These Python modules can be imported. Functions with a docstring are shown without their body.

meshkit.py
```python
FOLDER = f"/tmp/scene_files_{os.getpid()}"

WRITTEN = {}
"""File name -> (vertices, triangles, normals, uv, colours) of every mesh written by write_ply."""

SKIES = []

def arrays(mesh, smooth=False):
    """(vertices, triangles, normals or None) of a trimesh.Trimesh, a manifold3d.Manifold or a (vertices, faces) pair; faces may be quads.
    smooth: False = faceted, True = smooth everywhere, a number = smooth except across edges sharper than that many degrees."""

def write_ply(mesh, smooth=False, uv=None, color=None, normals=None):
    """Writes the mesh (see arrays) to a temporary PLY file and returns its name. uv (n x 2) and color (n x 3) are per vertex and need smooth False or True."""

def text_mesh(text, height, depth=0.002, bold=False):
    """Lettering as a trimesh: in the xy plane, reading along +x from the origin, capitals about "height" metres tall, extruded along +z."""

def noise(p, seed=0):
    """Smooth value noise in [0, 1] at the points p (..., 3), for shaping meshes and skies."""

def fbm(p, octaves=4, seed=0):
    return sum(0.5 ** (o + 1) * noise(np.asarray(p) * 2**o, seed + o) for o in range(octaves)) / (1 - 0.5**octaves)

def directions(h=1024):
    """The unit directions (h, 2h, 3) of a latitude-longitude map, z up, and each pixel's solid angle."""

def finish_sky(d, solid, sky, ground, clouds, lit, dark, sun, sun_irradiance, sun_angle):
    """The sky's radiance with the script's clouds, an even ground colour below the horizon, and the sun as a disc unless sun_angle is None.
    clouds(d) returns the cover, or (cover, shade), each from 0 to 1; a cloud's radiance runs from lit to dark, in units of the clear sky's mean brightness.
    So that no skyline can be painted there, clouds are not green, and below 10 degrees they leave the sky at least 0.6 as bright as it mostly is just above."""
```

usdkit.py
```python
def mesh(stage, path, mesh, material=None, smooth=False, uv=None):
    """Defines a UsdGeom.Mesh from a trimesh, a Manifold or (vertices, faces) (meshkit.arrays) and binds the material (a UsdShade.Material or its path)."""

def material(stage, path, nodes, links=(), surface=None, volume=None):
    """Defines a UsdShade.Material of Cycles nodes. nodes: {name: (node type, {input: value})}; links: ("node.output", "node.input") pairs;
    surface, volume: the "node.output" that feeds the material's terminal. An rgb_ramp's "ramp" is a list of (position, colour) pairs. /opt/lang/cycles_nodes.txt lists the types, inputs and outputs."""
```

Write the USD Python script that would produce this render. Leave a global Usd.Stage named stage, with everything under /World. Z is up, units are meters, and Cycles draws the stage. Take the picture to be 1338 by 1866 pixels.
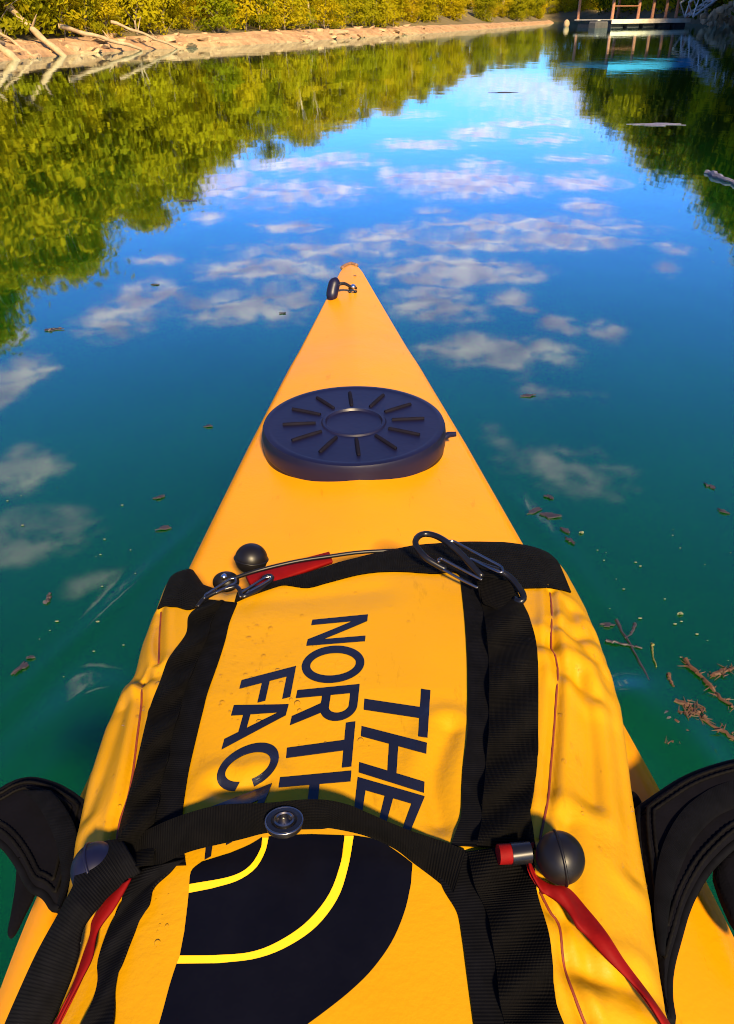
import math, random, numpy as np, trimesh, usdkit, meshkit
from shapely.geometry import Polygon
from pxr import Usd, UsdGeom, UsdLux, UsdShade, Gf, Sdf, Vt

stage = Usd.Stage.CreateInMemory()
UsdGeom.SetStageUpAxis(stage, UsdGeom.Tokens.z); UsdGeom.SetStageMetersPerUnit(stage, 1.0)
WORLD = UsdGeom.Xform.Define(stage, '/World')
UsdGeom.Scope.Define(stage, '/World/Looks')
rng = np.random.default_rng(7); random.seed(7)

# ------------------------------------------------------------------ camera, sky, sun, exposure
FOC = 1402.0                                   # focal length in pixels of the 1338 x 1866 photograph
PITCH = math.atan(897 / FOC); ROLL = math.radians(0.7); CAM = np.array([0, 0, 0.81])
_F = np.array([0, math.cos(PITCH), -math.sin(PITCH)]); _R = np.array([1.0, 0, 0]); _U = np.cross(_R, _F)
CR = math.cos(ROLL) * _R - math.sin(ROLL) * _U; CU = math.sin(ROLL) * _R + math.cos(ROLL) * _U
cam = UsdGeom.Camera.Define(stage, '/World/camera')
cam.CreateHorizontalApertureAttr(36.0); cam.CreateVerticalApertureAttr(36.0 * 1866 / 1338)
cam.CreateFocalLengthAttr(36.0 * FOC / 1338); cam.CreateClippingRangeAttr(Gf.Vec2f(0.02, 5000))
EXPOSURE = 1.45
cam.CreateExposureAttr(EXPOSURE)
M4 = Gf.Matrix4d(*CR, 0, *CU, 0, *(-_F), 0, *CAM, 1)
cam.AddTransformOp().Set(M4)

SUN_DIR = np.array([0.24, -0.97, 0.0]); SUN_EL = math.radians(38)
SUN_DIR = SUN_DIR / np.linalg.norm(SUN_DIR) * math.cos(SUN_EL); SUN_DIR[2] = math.sin(SUN_EL)
sun = UsdLux.DistantLight.Define(stage, '/World/sun')
sun.CreateNormalizeAttr(True); sun.CreateIntensityAttr(1.25); sun.CreateAngleAttr(6.0); sun.CreateColorAttr(Gf.Vec3f(1.0, 0.76, 0.42))
zx = SUN_DIR; xx = np.cross([0, 0, 1], zx); xx /= np.linalg.norm(xx); yy = np.cross(zx, xx)
sun.AddTransformOp().Set(Gf.Matrix4d(*xx, 0, *yy, 0, *zx, 0, 0, 0, 0, 1))

def ray(px, py):
    px, py = np.asarray(px, float)[..., None], np.asarray(py, float)[..., None]
    return _F + CR * (px - 669) / FOC - CU * (py - 933) / FOC
def on_plane(px, py, z=0.0):
    d = ray(px, py); return CAM + d * ((z - CAM[2]) / d[..., 2:3])

# clouds: where the mirror of the water shows them (plane coordinates x/z, y/z of the direction)
CLOUDS = [(520,350,300,40,.6),(400,335,110,40,.9),(560,298,240,16,.9),(620,345,120,24,.7),(380,395,60,14,.8),(530,410,110,14,.9),
 (590,455,300,34,.6),(500,492,230,30,.9),(285,482,80,12,.8),(270,540,120,46,.8),(215,580,110,44,.9),(455,556,200,40,1),
 (840,330,230,36,1),(760,262,130,12,.9),(880,297,90,10,.8),(730,320,70,18,.9),(1060,328,120,18,1),(1075,378,80,16,.9),(1050,288,110,10,.9),
 (960,225,190,12,.8),(870,243,90,14,.9),(790,384,80,12,.6),(960,412,380,24,.75),(700,428,130,24,.8),(860,443,190,20,.9),(1030,440,210,20,.9),
 (830,492,240,32,1),(790,556,130,52,.9),(930,545,60,40,.7),(925,500,70,14,.6),(1220,460,60,14,.7),(1212,490,60,14,.6),
 (910,648,210,40,1),(1012,596,70,30,.8),(1100,606,80,24,.7),(975,712,90,36,.45),(1070,722,70,30,.35),
 (20,620,70,30,.8),(25,692,90,60,.9),(50,855,150,56,.8),(80,962,170,56,.8),(190,1062,130,30,.6),(1030,850,230,70,.6),(905,790,60,60,.4),
 (960,160,300,70,.62),(740,210,150,8,.6),(900,190,160,8,.5),(1000,255,120,10,.8),(620,285,90,10,.7),(690,455,80,20,.7),(560,520,60,14,.5)]
nodes = {'sky': ('sky_texture', {'sky_type': 'single_scattering', 'sun_disc': False, 'sun_elevation': SUN_EL, 'sun_rotation': math.atan2(SUN_DIR[0], SUN_DIR[1]), 'altitude': 200.0, 'air_density': 1.0, 'aerosol_density': 0.35, 'ozone_density': 2.0}),
 'tc': ('texture_coordinate', {}), 'sep': ('separate_xyz', {}), 'zc': ('math', {'math_type': 'maximum', 'value2': 0.03}),
 'dx': ('math', {'math_type': 'divide'}), 'dy': ('math', {'math_type': 'divide'}), 'cp': ('combine_xyz', {'z': 0.0}),
 'wn': ('noise_texture', {'scale': 2.2, 'detail': 3.0}), 'ws': ('vector_math', {'math_type': 'subtract', 'vector2': (.5, .5, .5)}),
 'wm': ('vector_math', {'math_type': 'multiply', 'vector2': (.22, .30, 0)}), 'wa': ('vector_math', {'math_type': 'add'}),
 'shn': ('noise_texture', {'scale': 5.0, 'detail': 3.0}), 'shm': ('map_range', {'clamp': True, 'from_min': .35, 'from_max': .65}), 'en': ('noise_texture', {'scale': 9.0, 'detail': 5.0, 'roughness': .6}), 'em': ('map_range', {'from_min': .32, 'from_max': .60, 'to_min': .2, 'to_max': 1.5}),
 'mul': ('math', {'math_type': 'multiply'}), 'cov': ('map_range', {'range_type': 'smoothstep', 'from_min': .18, 'from_max': .9, 'to_min': 0.0, 'to_max': .95}),
 'cc': ('rgb_ramp', {'ramp': [(0, (4.3, 3.2, 6.0)), (.5, (7.2, 5.2, 7.2)), (1, (10.5, 7.7, 8.4))]}),
 'sat': ('mix', {'mix_type': 'multiply', 'fac': 1.0, 'color2': (.34, .69, 1.36)}),
 'mix': ('mix', {'mix_type': 'mix'}), 'bg': ('background_shader', {'strength': 0.062})}
links = [('tc.generated', 'sep.vector'), ('sep.x', 'dx.value1'), ('sep.y', 'dy.value1'), ('sep.z', 'zc.value1'), ('zc.value', 'dx.value2'), ('zc.value', 'dy.value2'),
 ('dx.value', 'cp.x'), ('dy.value', 'cp.y'), ('cp.vector', 'wn.vector'), ('wn.color', 'ws.vector1'), ('ws.vector', 'wm.vector1'), ('cp.vector', 'wa.vector1'), ('wm.vector', 'wa.vector2'),
 ('cp.vector', 'en.vector'), ('en.fac', 'em.value')]
last = None
for i, (cx, cy, w, h, a) in enumerate(CLOUDS):
    d = ray(cx, cy); q = np.array([d[0], d[1]]) / -d[2]
    dl, dr, dt, db = (ray(*p) for p in ((cx - w / 2, cy), (cx + w / 2, cy), (cx, cy - h / 2), (cx, cy + h / 2)))
    rx = abs(dr[0] / -dr[2] - dl[0] / -dl[2]) / 2 * 1.75; ry = abs(dt[1] / -dt[2] - db[1] / -db[2]) / 2 * 2.2
    rx, ry = max(rx, .05), max(ry, .05)
    nodes[f's{i}'] = ('vector_math', {'math_type': 'subtract', 'vector2': (q[0], q[1], 0)})
    nodes[f'm{i}'] = ('vector_math', {'math_type': 'multiply', 'vector2': (1 / rx, 1 / ry, 0)})
    nodes[f'l{i}'] = ('vector_math', {'math_type': 'length'})
    nodes[f'r{i}'] = ('map_range', {'clamp': True, 'from_min': .15, 'from_max': 1.1, 'to_min': a, 'to_max': 0.0})
    links += [('wa.vector', f's{i}.vector1'), (f's{i}.vector', f'm{i}.vector1'), (f'm{i}.vector', f'l{i}.vector1'), (f'l{i}.value', f'r{i}.value')]
    if last is None: last = f'r{i}.result'
    else:
        nodes[f'x{i}'] = ('math', {'math_type': 'maximum'})
        links += [(last, f'x{i}.value1'), (f'r{i}.result', f'x{i}.value2')]; last = f'x{i}.value'
# the same kind of small cloud everywhere else in the sky
nodes['rest'] = ('noise_texture', {'scale': 1.3, 'detail': 4.0, 'roughness': .55})
nodes['restm'] = ('map_range', {'clamp': True, 'from_min': .56, 'from_max': .74, 'to_min': 0.0, 'to_max': .9})
nodes['behind'] = ('map_range', {'clamp': True, 'from_min': .2, 'from_max': -.4, 'to_min': 0.0, 'to_max': 1.0})
nodes['restx'] = ('math', {'math_type': 'multiply'}); nodes['all'] = ('math', {'math_type': 'maximum'})
links += [('cp.vector', 'rest.vector'), ('rest.fac', 'restm.value'), ('sep.y', 'behind.value'), ('restm.result', 'restx.value1'), ('behind.result', 'restx.value2'), ('restx.value', 'all.value2'), (last, 'all.value1'),
 ('all.value', 'mul.value1'), ('em.result', 'mul.value2'), ('mul.value', 'cov.value'), ('cov.result', 'mix.fac'), ('cp.vector', 'shn.vector'), ('shn.fac', 'shm.value'), ('shm.result', 'cc.fac'),
 ('sky.color', 'sat.color1'), ('sat.color', 'mix.color1'), ('cc.color', 'mix.color2'), ('mix.color', 'bg.color')]
usdkit.material(stage, '/World/Looks/sky_look', nodes, links, surface='bg.background')
dome = UsdLux.DomeLight.Define(stage, '/World/sky')
UsdShade.MaterialBindingAPI.Apply(dome.GetPrim()).Bind(UsdShade.Material.Get(stage, '/World/Looks/sky_look'))
dome.GetPrim().SetCustomDataByKey('kind', 'structure')

# ------------------------------------------------------------------ helpers
USED = {}
def name_in(parent, name):
    k = (parent, name); USED[k] = USED.get(k, -1) + 1
    return name if USED[k] == 0 else f'{name}_{USED[k]:03d}'
def path_of(p): return str(p.GetPath()) if p is not None else '/World'
def tag(p, label=None, cat=None, group=None, kind=None):
    for k, v in (('label', label), ('category', cat), ('group', group), ('kind', kind)):
        if v: p.SetCustomDataByKey(k, v)
    return p
def obj(name, mesh, mat, parent=None, smooth=30, uv=None, **t):
    pp = path_of(parent); path = pp + '/' + name_in(pp, name)
    p = usdkit.mesh(stage, path, mesh, MAT[mat], smooth=smooth, uv=uv).GetPrim()
    return tag(p, **t)
def thing(name, label, cat, loc=(0, 0, 0), rot=0.0, group=None, kind=None, scale=None):
    path = '/World/' + name_in('/World', name)
    x = UsdGeom.Xform.Define(stage, path)
    x.AddTranslateOp().Set(Gf.Vec3d(*map(float, loc)))
    if rot: x.AddRotateZOp().Set(float(rot))
    if scale is not None: x.AddScaleOp().Set(Gf.Vec3f(*map(float, np.broadcast_to(scale, 3))))
    return tag(x.GetPrim(), label, cat, group, kind)
def dup(root, label, loc, rot=0.0, scale=1.0, group=None, cat=None):
    n = root.GetName().rstrip('0123456789').rstrip('_')
    r = thing(n, label, cat or root.GetCustomDataByKey('category'), loc, rot, group, scale=scale)
    r.GetReferences().AddInternalReference(root.GetPath()); r.SetInstanceable(True)
    return r
def cat_m(ms): return trimesh.util.concatenate(list(ms))
def resample(P, n, smooth=True):
    P = np.asarray(P, float)
    if smooth and len(P) > 2:
        Q = np.vstack([2 * P[0] - P[1], P, 2 * P[-1] - P[-2]]); out = []
        for i in range(len(P) - 1):
            p0, p1, p2, p3 = Q[i:i + 4]
            for t in np.linspace(0, 1, 10, endpoint=False):
                out.append(.5 * (2 * p1 + (p2 - p0) * t + (2 * p0 - 5 * p1 + 4 * p2 - p3) * t * t + (3 * p1 - p0 - 3 * p2 + p3) * t ** 3))
        P = np.array(out + [P[-1]])
    L = np.r_[0, np.cumsum(np.linalg.norm(np.diff(P, axis=0), axis=1))]
    s = np.linspace(0, L[-1], n)
    return np.stack([np.interp(s, L, P[:, k]) for k in range(P.shape[1])], 1)
def tube(P, r, n=8, closed=False):
    P = np.asarray(P, float); m = len(P); r = np.broadcast_to(np.asarray(r, float), m)
    T = np.gradient(P, axis=0)
    if closed: T = np.roll(P, -1, 0) - np.roll(P, 1, 0)
    T /= np.maximum(np.linalg.norm(T, axis=1, keepdims=True), 1e-9)
    ref = np.array([0, 0, 1.0]) if abs(T[:, 2]).mean() < .8 else np.array([1.0, 0, 0])
    A = np.cross(T, ref); A /= np.maximum(np.linalg.norm(A, axis=1, keepdims=True), 1e-9); B = np.cross(A, T)
    a = np.arange(n) / n * 2 * np.pi
    V = (P[:, None] + r[:, None, None] * (np.cos(a)[None, :, None] * A[:, None] + np.sin(a)[None, :, None] * B[:, None])).reshape(-1, 3)
    F = []
    for i in range(m if closed else m - 1):
        for j in range(n):
            p, q, u, v = i * n + j, i * n + (j + 1) % n, ((i + 1) % m) * n + (j + 1) % n, ((i + 1) % m) * n + j
            F += [(p, u, q), (p, v, u)]
    if not closed:
        V = np.vstack([V, P[0], P[-1]]); c = m * n
        for j in range(n): F += [(c, j, (j + 1) % n), (c + 1, (m - 1) * n + (j + 1) % n, (m - 1) * n + j)]
    t = trimesh.Trimesh(V, F, process=False); return t
def grid_mesh(V, nu, nv):
    i = np.arange(nu * nv).reshape(nu, nv)
    a, b, c, d = i[:-1, :-1].ravel(), i[1:, :-1].ravel(), i[1:, 1:].ravel(), i[:-1, 1:].ravel()
    return trimesh.Trimesh(V.reshape(-1, 3), np.vstack([np.c_[a, b, c], np.c_[a, c, d]]), process=False)
def box(sx, sy, sz, c=(0, 0, 0), bev=0.0):
    b = trimesh.creation.box((sx, sy, sz))
    if bev:
        import manifold3d as m3
        s = [trimesh.creation.box((sx - 2 * bev * (k != 0), sy - 2 * bev * (k != 1), sz - 2 * bev * (k != 2))) for k in range(3)]
        b = trimesh.convex.convex_hull(np.vstack([q.vertices for q in s]))
    b.apply_translation(c); return b
def beam(a, b, r, n=8): return tube(np.array([a, b], float), r, n)

# ------------------------------------------------------------------ materials
MAT = {}
def mat(name, nodes, links, surface):
    MAT[name] = usdkit.material(stage, '/World/Looks/' + name, nodes, links, surface=surface)
def plain(name, c1, c2, scale=6.0, rough=.5, bump=.0, bscale=60.0, dist=.002, spec=.5, detail=5.0, metallic=0.0, coat=0.0, coords='object'):
    n = {'tc': ('texture_coordinate', {}), 'n': ('noise_texture', {'scale': scale, 'detail': detail, 'roughness': .6}), 'r': ('rgb_ramp', {'ramp': [(.3, c1), (.7, c2)]}),
         'p': ('principled_bsdf', {'roughness': rough, 'specular_ior_level': spec, 'metallic': metallic, 'coat_weight': coat})}
    l = [('tc.' + coords, 'n.vector'), ('n.fac', 'r.fac'), ('r.color', 'p.base_color')]
    if bump:
        n['bn'] = ('noise_texture', {'scale': bscale, 'detail': 4.0}); n['b'] = ('bump', {'strength': bump, 'distance': dist})
        l += [('tc.' + coords, 'bn.vector'), ('bn.fac', 'b.height'), ('b.normal', 'p.normal')]
    mat(name, n, l, 'p.BSDF')
def webbing(name, c, ribs=1.0, rough=.75):   # uv: x across (0..1), y along in metres
    mat(name, {'uv': ('texture_coordinate', {}), 'mp': ('mapping', {'scale': (14.0, 520.0, 1.0)}), 'w': ('wave_texture', {'bands_direction': 'y', 'scale': .32, 'distortion': .6, 'detail': 1.0}),
      'm2': ('mapping', {'scale': (40.0, 1.0, 1.0)}), 'w2': ('wave_texture', {'bands_direction': 'x', 'scale': .32, 'distortion': .3}), 'ad': ('math', {'math_type': 'add'}),
      'n': ('noise_texture', {'scale': 90.0, 'detail': 3.0}), 'tc': ('texture_coordinate', {}), 'r': ('rgb_ramp', {'ramp': [(.3, tuple(np.array(c) * .6)), (.75, tuple(np.array(c) * 1.6))]}),
      'b': ('bump', {'strength': .9 * ribs, 'distance': .0012}), 'p': ('principled_bsdf', {'roughness': rough, 'specular_ior_level': .07})},
      [('uv.UV', 'mp.vector'), ('mp.vector', 'w.vector'), ('uv.UV', 'm2.vector'), ('m2.vector', 'w2.vector'), ('w.fac', 'ad.value1'), ('w2.fac', 'ad.value2'), ('ad.value', 'b.height'), ('b.normal', 'p.normal'), ('tc.object', 'n.vector'), ('n.fac', 'r.fac'), ('r.color', 'p.base_color')], 'p.BSDF')

def scuffed(name, c1, c2, rough, fine, dist, scratch, dirt):
    mat(name, {'tc': ('texture_coordinate', {}), 'n': ('noise_texture', {'scale': 5.0, 'detail': 4.0}), 'r': ('rgb_ramp', {'ramp': [(.3, c1), (.7, c2)]}),
      'sm': ('mapping', {'scale': (60.0, 14.0, 30.0), 'rotation': (0, 0, .5)}), 'sn': ('noise_texture', {'scale': 1.0, 'detail': 6.0, 'roughness': .7}), 'sr': ('rgb_ramp', {'ramp': [(.62, (0, 0, 0)), (.72, (1, 1, 1))]}),
      'sf': ('math', {'math_type': 'multiply', 'value2': dirt}), 'mx': ('mix', {'color2': tuple(np.array(c1) * .45)}),
      'bn': ('noise_texture', {'scale': fine, 'detail': 4.0}), 'bb': ('noise_texture', {'scale': 13.0, 'detail': 6.0, 'roughness': .55, 'distortion': .8}), 'b': ('bump', {'strength': .35, 'distance': dist}), 'b2': ('bump', {'strength': .4, 'distance': scratch}),
      'rn': ('map_range', {'from_min': .3, 'from_max': .7, 'to_min': rough - .07, 'to_max': rough + .1}), 'p': ('principled_bsdf', {'specular_ior_level': .17})},
      [('tc.object', 'n.vector'), ('n.fac', 'r.fac'), ('r.color', 'mx.color1'), ('tc.object', 'sm.vector'), ('sm.vector', 'sn.vector'), ('sn.fac', 'sr.fac'), ('sr.color', 'sf.value1'), ('sf.value', 'mx.fac'), ('mx.color', 'p.base_color'),
       ('tc.object', 'bn.vector'), ('bn.fac', 'b.height'), ('tc.object', 'bb.vector'), ('bb.fac', 'b2.height'), ('b.normal', 'b2.normal'), ('b2.normal', 'p.normal'), ('n.fac', 'rn.value'), ('rn.result', 'p.roughness')], 'p.BSDF')
scuffed('kayak_plastic', (.48, .188, .0009), (.525, .212, .0012), .34, 220.0, .0006, .002, .5)
scuffed('bag_laminate', (.35, .170, .0008), (.405, .200, .0012), .40, 260.0, .0007, .003, .35)
plain('print_black', (.0025, .0025, .007), (.005, .005, .011), 20, rough=.36, bump=.25, bscale=260, dist=.0006)
plain('logo_black', (.0012, .0012, .003), (.0025, .0025, .005), 20, rough=.4, spec=.10, bump=.25, bscale=260, dist=.0006)
plain('print_yellow', (.68, .40, .003), (.72, .43, .004), 20, rough=.36)
webbing('webbing_black', (.0028, .0024, .0022)); webbing('webbing_fine', (.0018, .0018, .0026), .5)
plain('pad_black', (.0012, .0011, .0022), (.0024, .0022, .0042), 40, rough=.95, bump=.5, bscale=500, dist=.0008, spec=.07)
plain('rubber_navy', (.0032, .0032, .016), (.0055, .005, .022), 14, spec=.35, rough=.42, bump=.3, bscale=90, dist=.0008)
plain('ball_navy', (.0022, .0024, .013), (.004, .004, .018), 14, spec=.35, rough=.42)
plain('rubber_black', (.0025, .0022, .003), (.005, .004, .0045), 30, spec=.3, rough=.42, bump=.2, bscale=120, dist=.0006)
plain('rib_brown', (.003, .0026, .007), (.006, .005, .011), 60, rough=.8, spec=.1)
plain('red_strap', (.10, .0008, .0008), (.145, .0012, .0012), 50, spec=.1, rough=.7, bump=.3, bscale=300, dist=.0006)
plain('black_metal', (.005, .005, .007), (.010, .010, .012), 40, rough=.3, metallic=.4)
plain('steel', (.6, .6, .62), (.7, .7, .72), 40, rough=.22, metallic=1.0)
plain('wire_steel', (.16, .15, .15), (.22, .21, .21), 40, rough=.3, metallic=1.0)
plain('seam_red', (.10, .012, .003), (.16, .02, .004), 60, rough=.7)
plain('worn_brown', (.10, .05, .03), (.2, .1, .05), 80, rough=.7)
plain('bark_pale', (.30, .22, .13), (.50, .38, .24), 9, rough=.9, bump=.6, bscale=20, dist=.02)
plain('bark_grey', (.16, .12, .085), (.30, .23, .16), 7, rough=.9, bump=.6, bscale=20, dist=.02)
plain('bark_red', (.22, .09, .05), (.36, .17, .10), 7, rough=.9, bump=.6, bscale=20, dist=.02)
plain('drift_wood', (.22, .15, .08), (.38, .27, .16), 5, rough=.85, bump=.5, bscale=25, dist=.02)
plain('bank_rock', (.20, .11, .05), (.42, .26, .13), 1.6, rough=.9, bump=.7, bscale=5, dist=.08, coords='object')
plain('bank_stone', (.26, .16, .08), (.46, .30, .16), 2.5, rough=.9, bump=.6, bscale=8, dist=.05)
plain('soil', (.07, .055, .018), (.15, .11, .04), .7, rough=.95, bump=.6, bscale=3, dist=.1)
plain('dock_deck', (.56, .48, .36), (.72, .64, .50), 2, rough=.8, bump=.3, bscale=14, dist=.01)
plain('dock_float', (.03, .03, .035), (.06, .06, .06), 3, rough=.8)
plain('blue_roof', (.03, .24, .50), (.04, .30, .60), .8, rough=.5)
plain('galvanised', (.42, .40, .38), (.60, .58, .55), 3, rough=.5, metallic=.4)
plain('cockpit_dark', (.012, .012, .014), (.02, .02, .022), 20, rough=.7)
plain('debris_dark', (.010, .008, .014), (.028, .022, .03), 60, rough=.6)
plain('debris_brown', (.025, .012, .005), (.085, .034, .014), 80, rough=.7)
plain('debris_green', (.06, .06, .012), (.12, .11, .02), 80, rough=.7)
plain('leaf_grey', (.07, .07, .10), (.14, .13, .18), 30, rough=.6)
plain('debris_pale', (.07, .08, .045), (.14, .145, .085), 80, rough=.7)
mat('drop_water', {'t': ('transparent_bsdf', {'color': (1, 1, 1)}), 'g': ('glossy_bsdf', {'color': (1, 1, 1), 'roughness': .03}), 'f': ('fresnel', {'IOR': 1.16}), 'm': ('mix_closure', {})}, [('f.fac', 'm.fac'), ('t.BSDF', 'm.closure1'), ('g.BSDF', 'm.closure2')], 'm.closure')

def foliage(name, dark, light, trans):
    mat(name, {'g': ('geometry', {}), 'oi': ('object_info', {}), 'tc': ('texture_coordinate', {}), 'n': ('noise_texture', {'scale': .55, 'detail': 3.0}),
      'a': ('math', {'math_type': 'multiply_add', 'value2': .45}), 'a2': ('math', {'math_type': 'multiply_add', 'value2': .55}), 'r': ('rgb_ramp', {'ramp': [(.2, dark), (.9, light)]}),
      'hs': ('mix', {'mix_type': 'multiply', 'fac': 1.0}), 'or': ('rgb_ramp', {'ramp': [(0, (.80, .92, .8)), (.5, (1, 1, 1)), (1, (1.10, 1.06, .9))]}),
      'd': ('diffuse_bsdf', {'roughness': .5}), 't': ('translucent_bsdf', {}), 'tm': ('mix', {'mix_type': 'multiply', 'fac': 1.0, 'color2': trans}), 'm': ('mix_closure', {'fac': .42})},
      [('g.random_per_island', 'a.value1'), ('tc.object', 'n.vector'), ('n.fac', 'a2.value1'), ('a2.value', 'a.value3'), ('a.value', 'r.fac'), ('r.color', 'hs.color1'), ('oi.random', 'or.fac'), ('or.color', 'hs.color2'),
       ('hs.color', 'd.color'), ('hs.color', 'tm.color1'), ('tm.color', 't.color'), ('d.BSDF', 'm.closure1'), ('t.BSDF', 'm.closure2')], 'm.closure')
foliage('leaf_spring', (.30, .245, .006), (.58, .47, .012), (1.5, 1.4, .7))
foliage('leaf_yellow', (.34, .265, .008), (.60, .46, .016), (1.5, 1.4, .7))
foliage('leaf_green', (.19, .185, .006), (.46, .40, .012), (1.4, 1.5, .8))
foliage('leaf_olive', (.30, .27, .008), (.62, .52, .014), (1.5, 1.4, .7))
foliage('leaf_dark', (.05, .07, .008), (.15, .17, .014), (1.2, 1.4, .8))

mat('water_surface', {'tc': ('geometry', {}), 'n1': ('noise_texture', {'scale': 3.0, 'detail': 2.0}), 'mp': ('mapping', {'scale': (1.0, .55, 1.0)}), 'n2': ('noise_texture', {'scale': .5, 'detail': 2.0}),
   'b1': ('bump', {'strength': .10, 'distance': .012}), 'b2': ('bump', {'strength': .10, 'distance': .05}),
   'cn': ('noise_texture', {'scale': 1.6, 'detail': 4.0}), 'cr': ('rgb_ramp', {'ramp': [(.3, (.0002, .027, .0020)), (.7, (.0007, .038, .0028))]}),
   'd': ('subsurface_scattering', {'method': 'burley', 'scale': .22, 'radius': (1.0, 1.0, 1.0)}), 'fr': ('fresnel', {'IOR': 1.45}), 'fm': ('math', {'math_type': 'multiply', 'value2': 1.8, 'use_clamp': True}), 'gl': ('glossy_bsdf', {'color': (.72, .94, 1.0), 'roughness': .03, 'distribution': 'ggx'}), 'm': ('mix_closure', {})},
   [('tc.position', 'mp.vector'), ('mp.vector', 'n1.vector'), ('mp.vector', 'n2.vector'), ('n1.fac', 'b1.height'), ('n2.fac', 'b2.height'), ('b1.normal', 'b2.normal'), ('b2.normal', 'gl.normal'), ('b2.normal', 'fr.normal'),
    ('tc.position', 'cn.vector'), ('cn.fac', 'cr.fac'), ('cr.color', 'd.color'), ('fr.fac', 'fm.value1'), ('fm.value', 'm.fac'), ('d.BSSRDF', 'm.closure1'), ('gl.BSDF', 'm.closure2')], 'm.closure')

# ------------------------------------------------------------------ water (with the small bow waves)
WL = [on_plane(np.array(a), np.array(b)) for a, b in (((395, 330, 240, 160, 100, 20, -80), (915, 985, 1070, 1148, 1200, 1280, 1390)), ((915, 960, 1010, 1070, 1140, 1220, 1300), (880, 935, 985, 1060, 1150, 1270, 1400)))]
W2 = [on_plane(np.array(a), np.array(b)) for a, b in (((250, 180, 110, 30, -80), (1225, 1300, 1360, 1432, 1540)), ((1110, 1160, 1215, 1262, 1330), (1240, 1300, 1365, 1420, 1500)))]
def near_lines(X, Y, line):
    best = np.full(X.shape, 9.0); along = np.zeros(X.shape)
    for i in range(len(line) - 1):
        a, b = line[i][:2], line[i + 1][:2]; ab = b - a; L = np.linalg.norm(ab)
        t = np.clip(((X - a[0]) * ab[0] + (Y - a[1]) * ab[1]) / L ** 2, 0, 1)
        dx, dy = X - a[0] - t * ab[0], Y - a[1] - t * ab[1]
        sgn = np.sign(ab[0] * (Y - a[1]) - ab[1] * (X - a[0])); dd = np.hypot(dx, dy)
        m = dd < np.abs(best); best = np.where(m, dd * np.where(sgn == 0, 1, sgn), best); along = np.where(m, i + t, along)
    return best, along
nx, ny = 300, 360
gx, gy = np.meshgrid(np.linspace(-2.2, 2.2, nx), np.linspace(-1.2, 4.2, ny), indexing='ij')
gz = np.zeros_like(gx)
for ln in WL:
    d, al = near_lines(gx, gy, ln); gz += .0013 * np.exp(-(d / .026) ** 2) * np.cos(d / .016) * np.clip(al, 0, 1)
for ln in W2:
    d, al = near_lines(gx, gy, ln); nn = meshkit.noise(np.stack([gx * 16, gy * 9, 0 * gx], -1)) - .5
    gz += .0065 * np.exp(-(d / .06) ** 2) * np.clip(al * 1.5 + .2, 0, 1) * (1 + 1.2 * nn) + .004 * np.exp(-(d / .07) ** 2) * nn
gz += .0010 * (meshkit.fbm(np.stack([gx * 3.0, gy * 2.0, 0 * gx], -1), 2) - .5)
edge = np.minimum(np.minimum(gx + 2.2, 2.2 - gx), np.minimum(gy + 1.2, 4.2 - gy)); gz *= np.clip(edge / .5, 0, 1)
wm = grid_mesh(np.stack([gx, gy, gz], -1), nx, ny)
def sheet(x0, y0, x1, y1): return trimesh.Trimesh([(x0, y0, 0), (x1, y0, 0), (x1, y1, 0), (x0, y1, 0)], [(0, 1, 2), (0, 2, 3)], process=False)
BIG = 900
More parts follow.
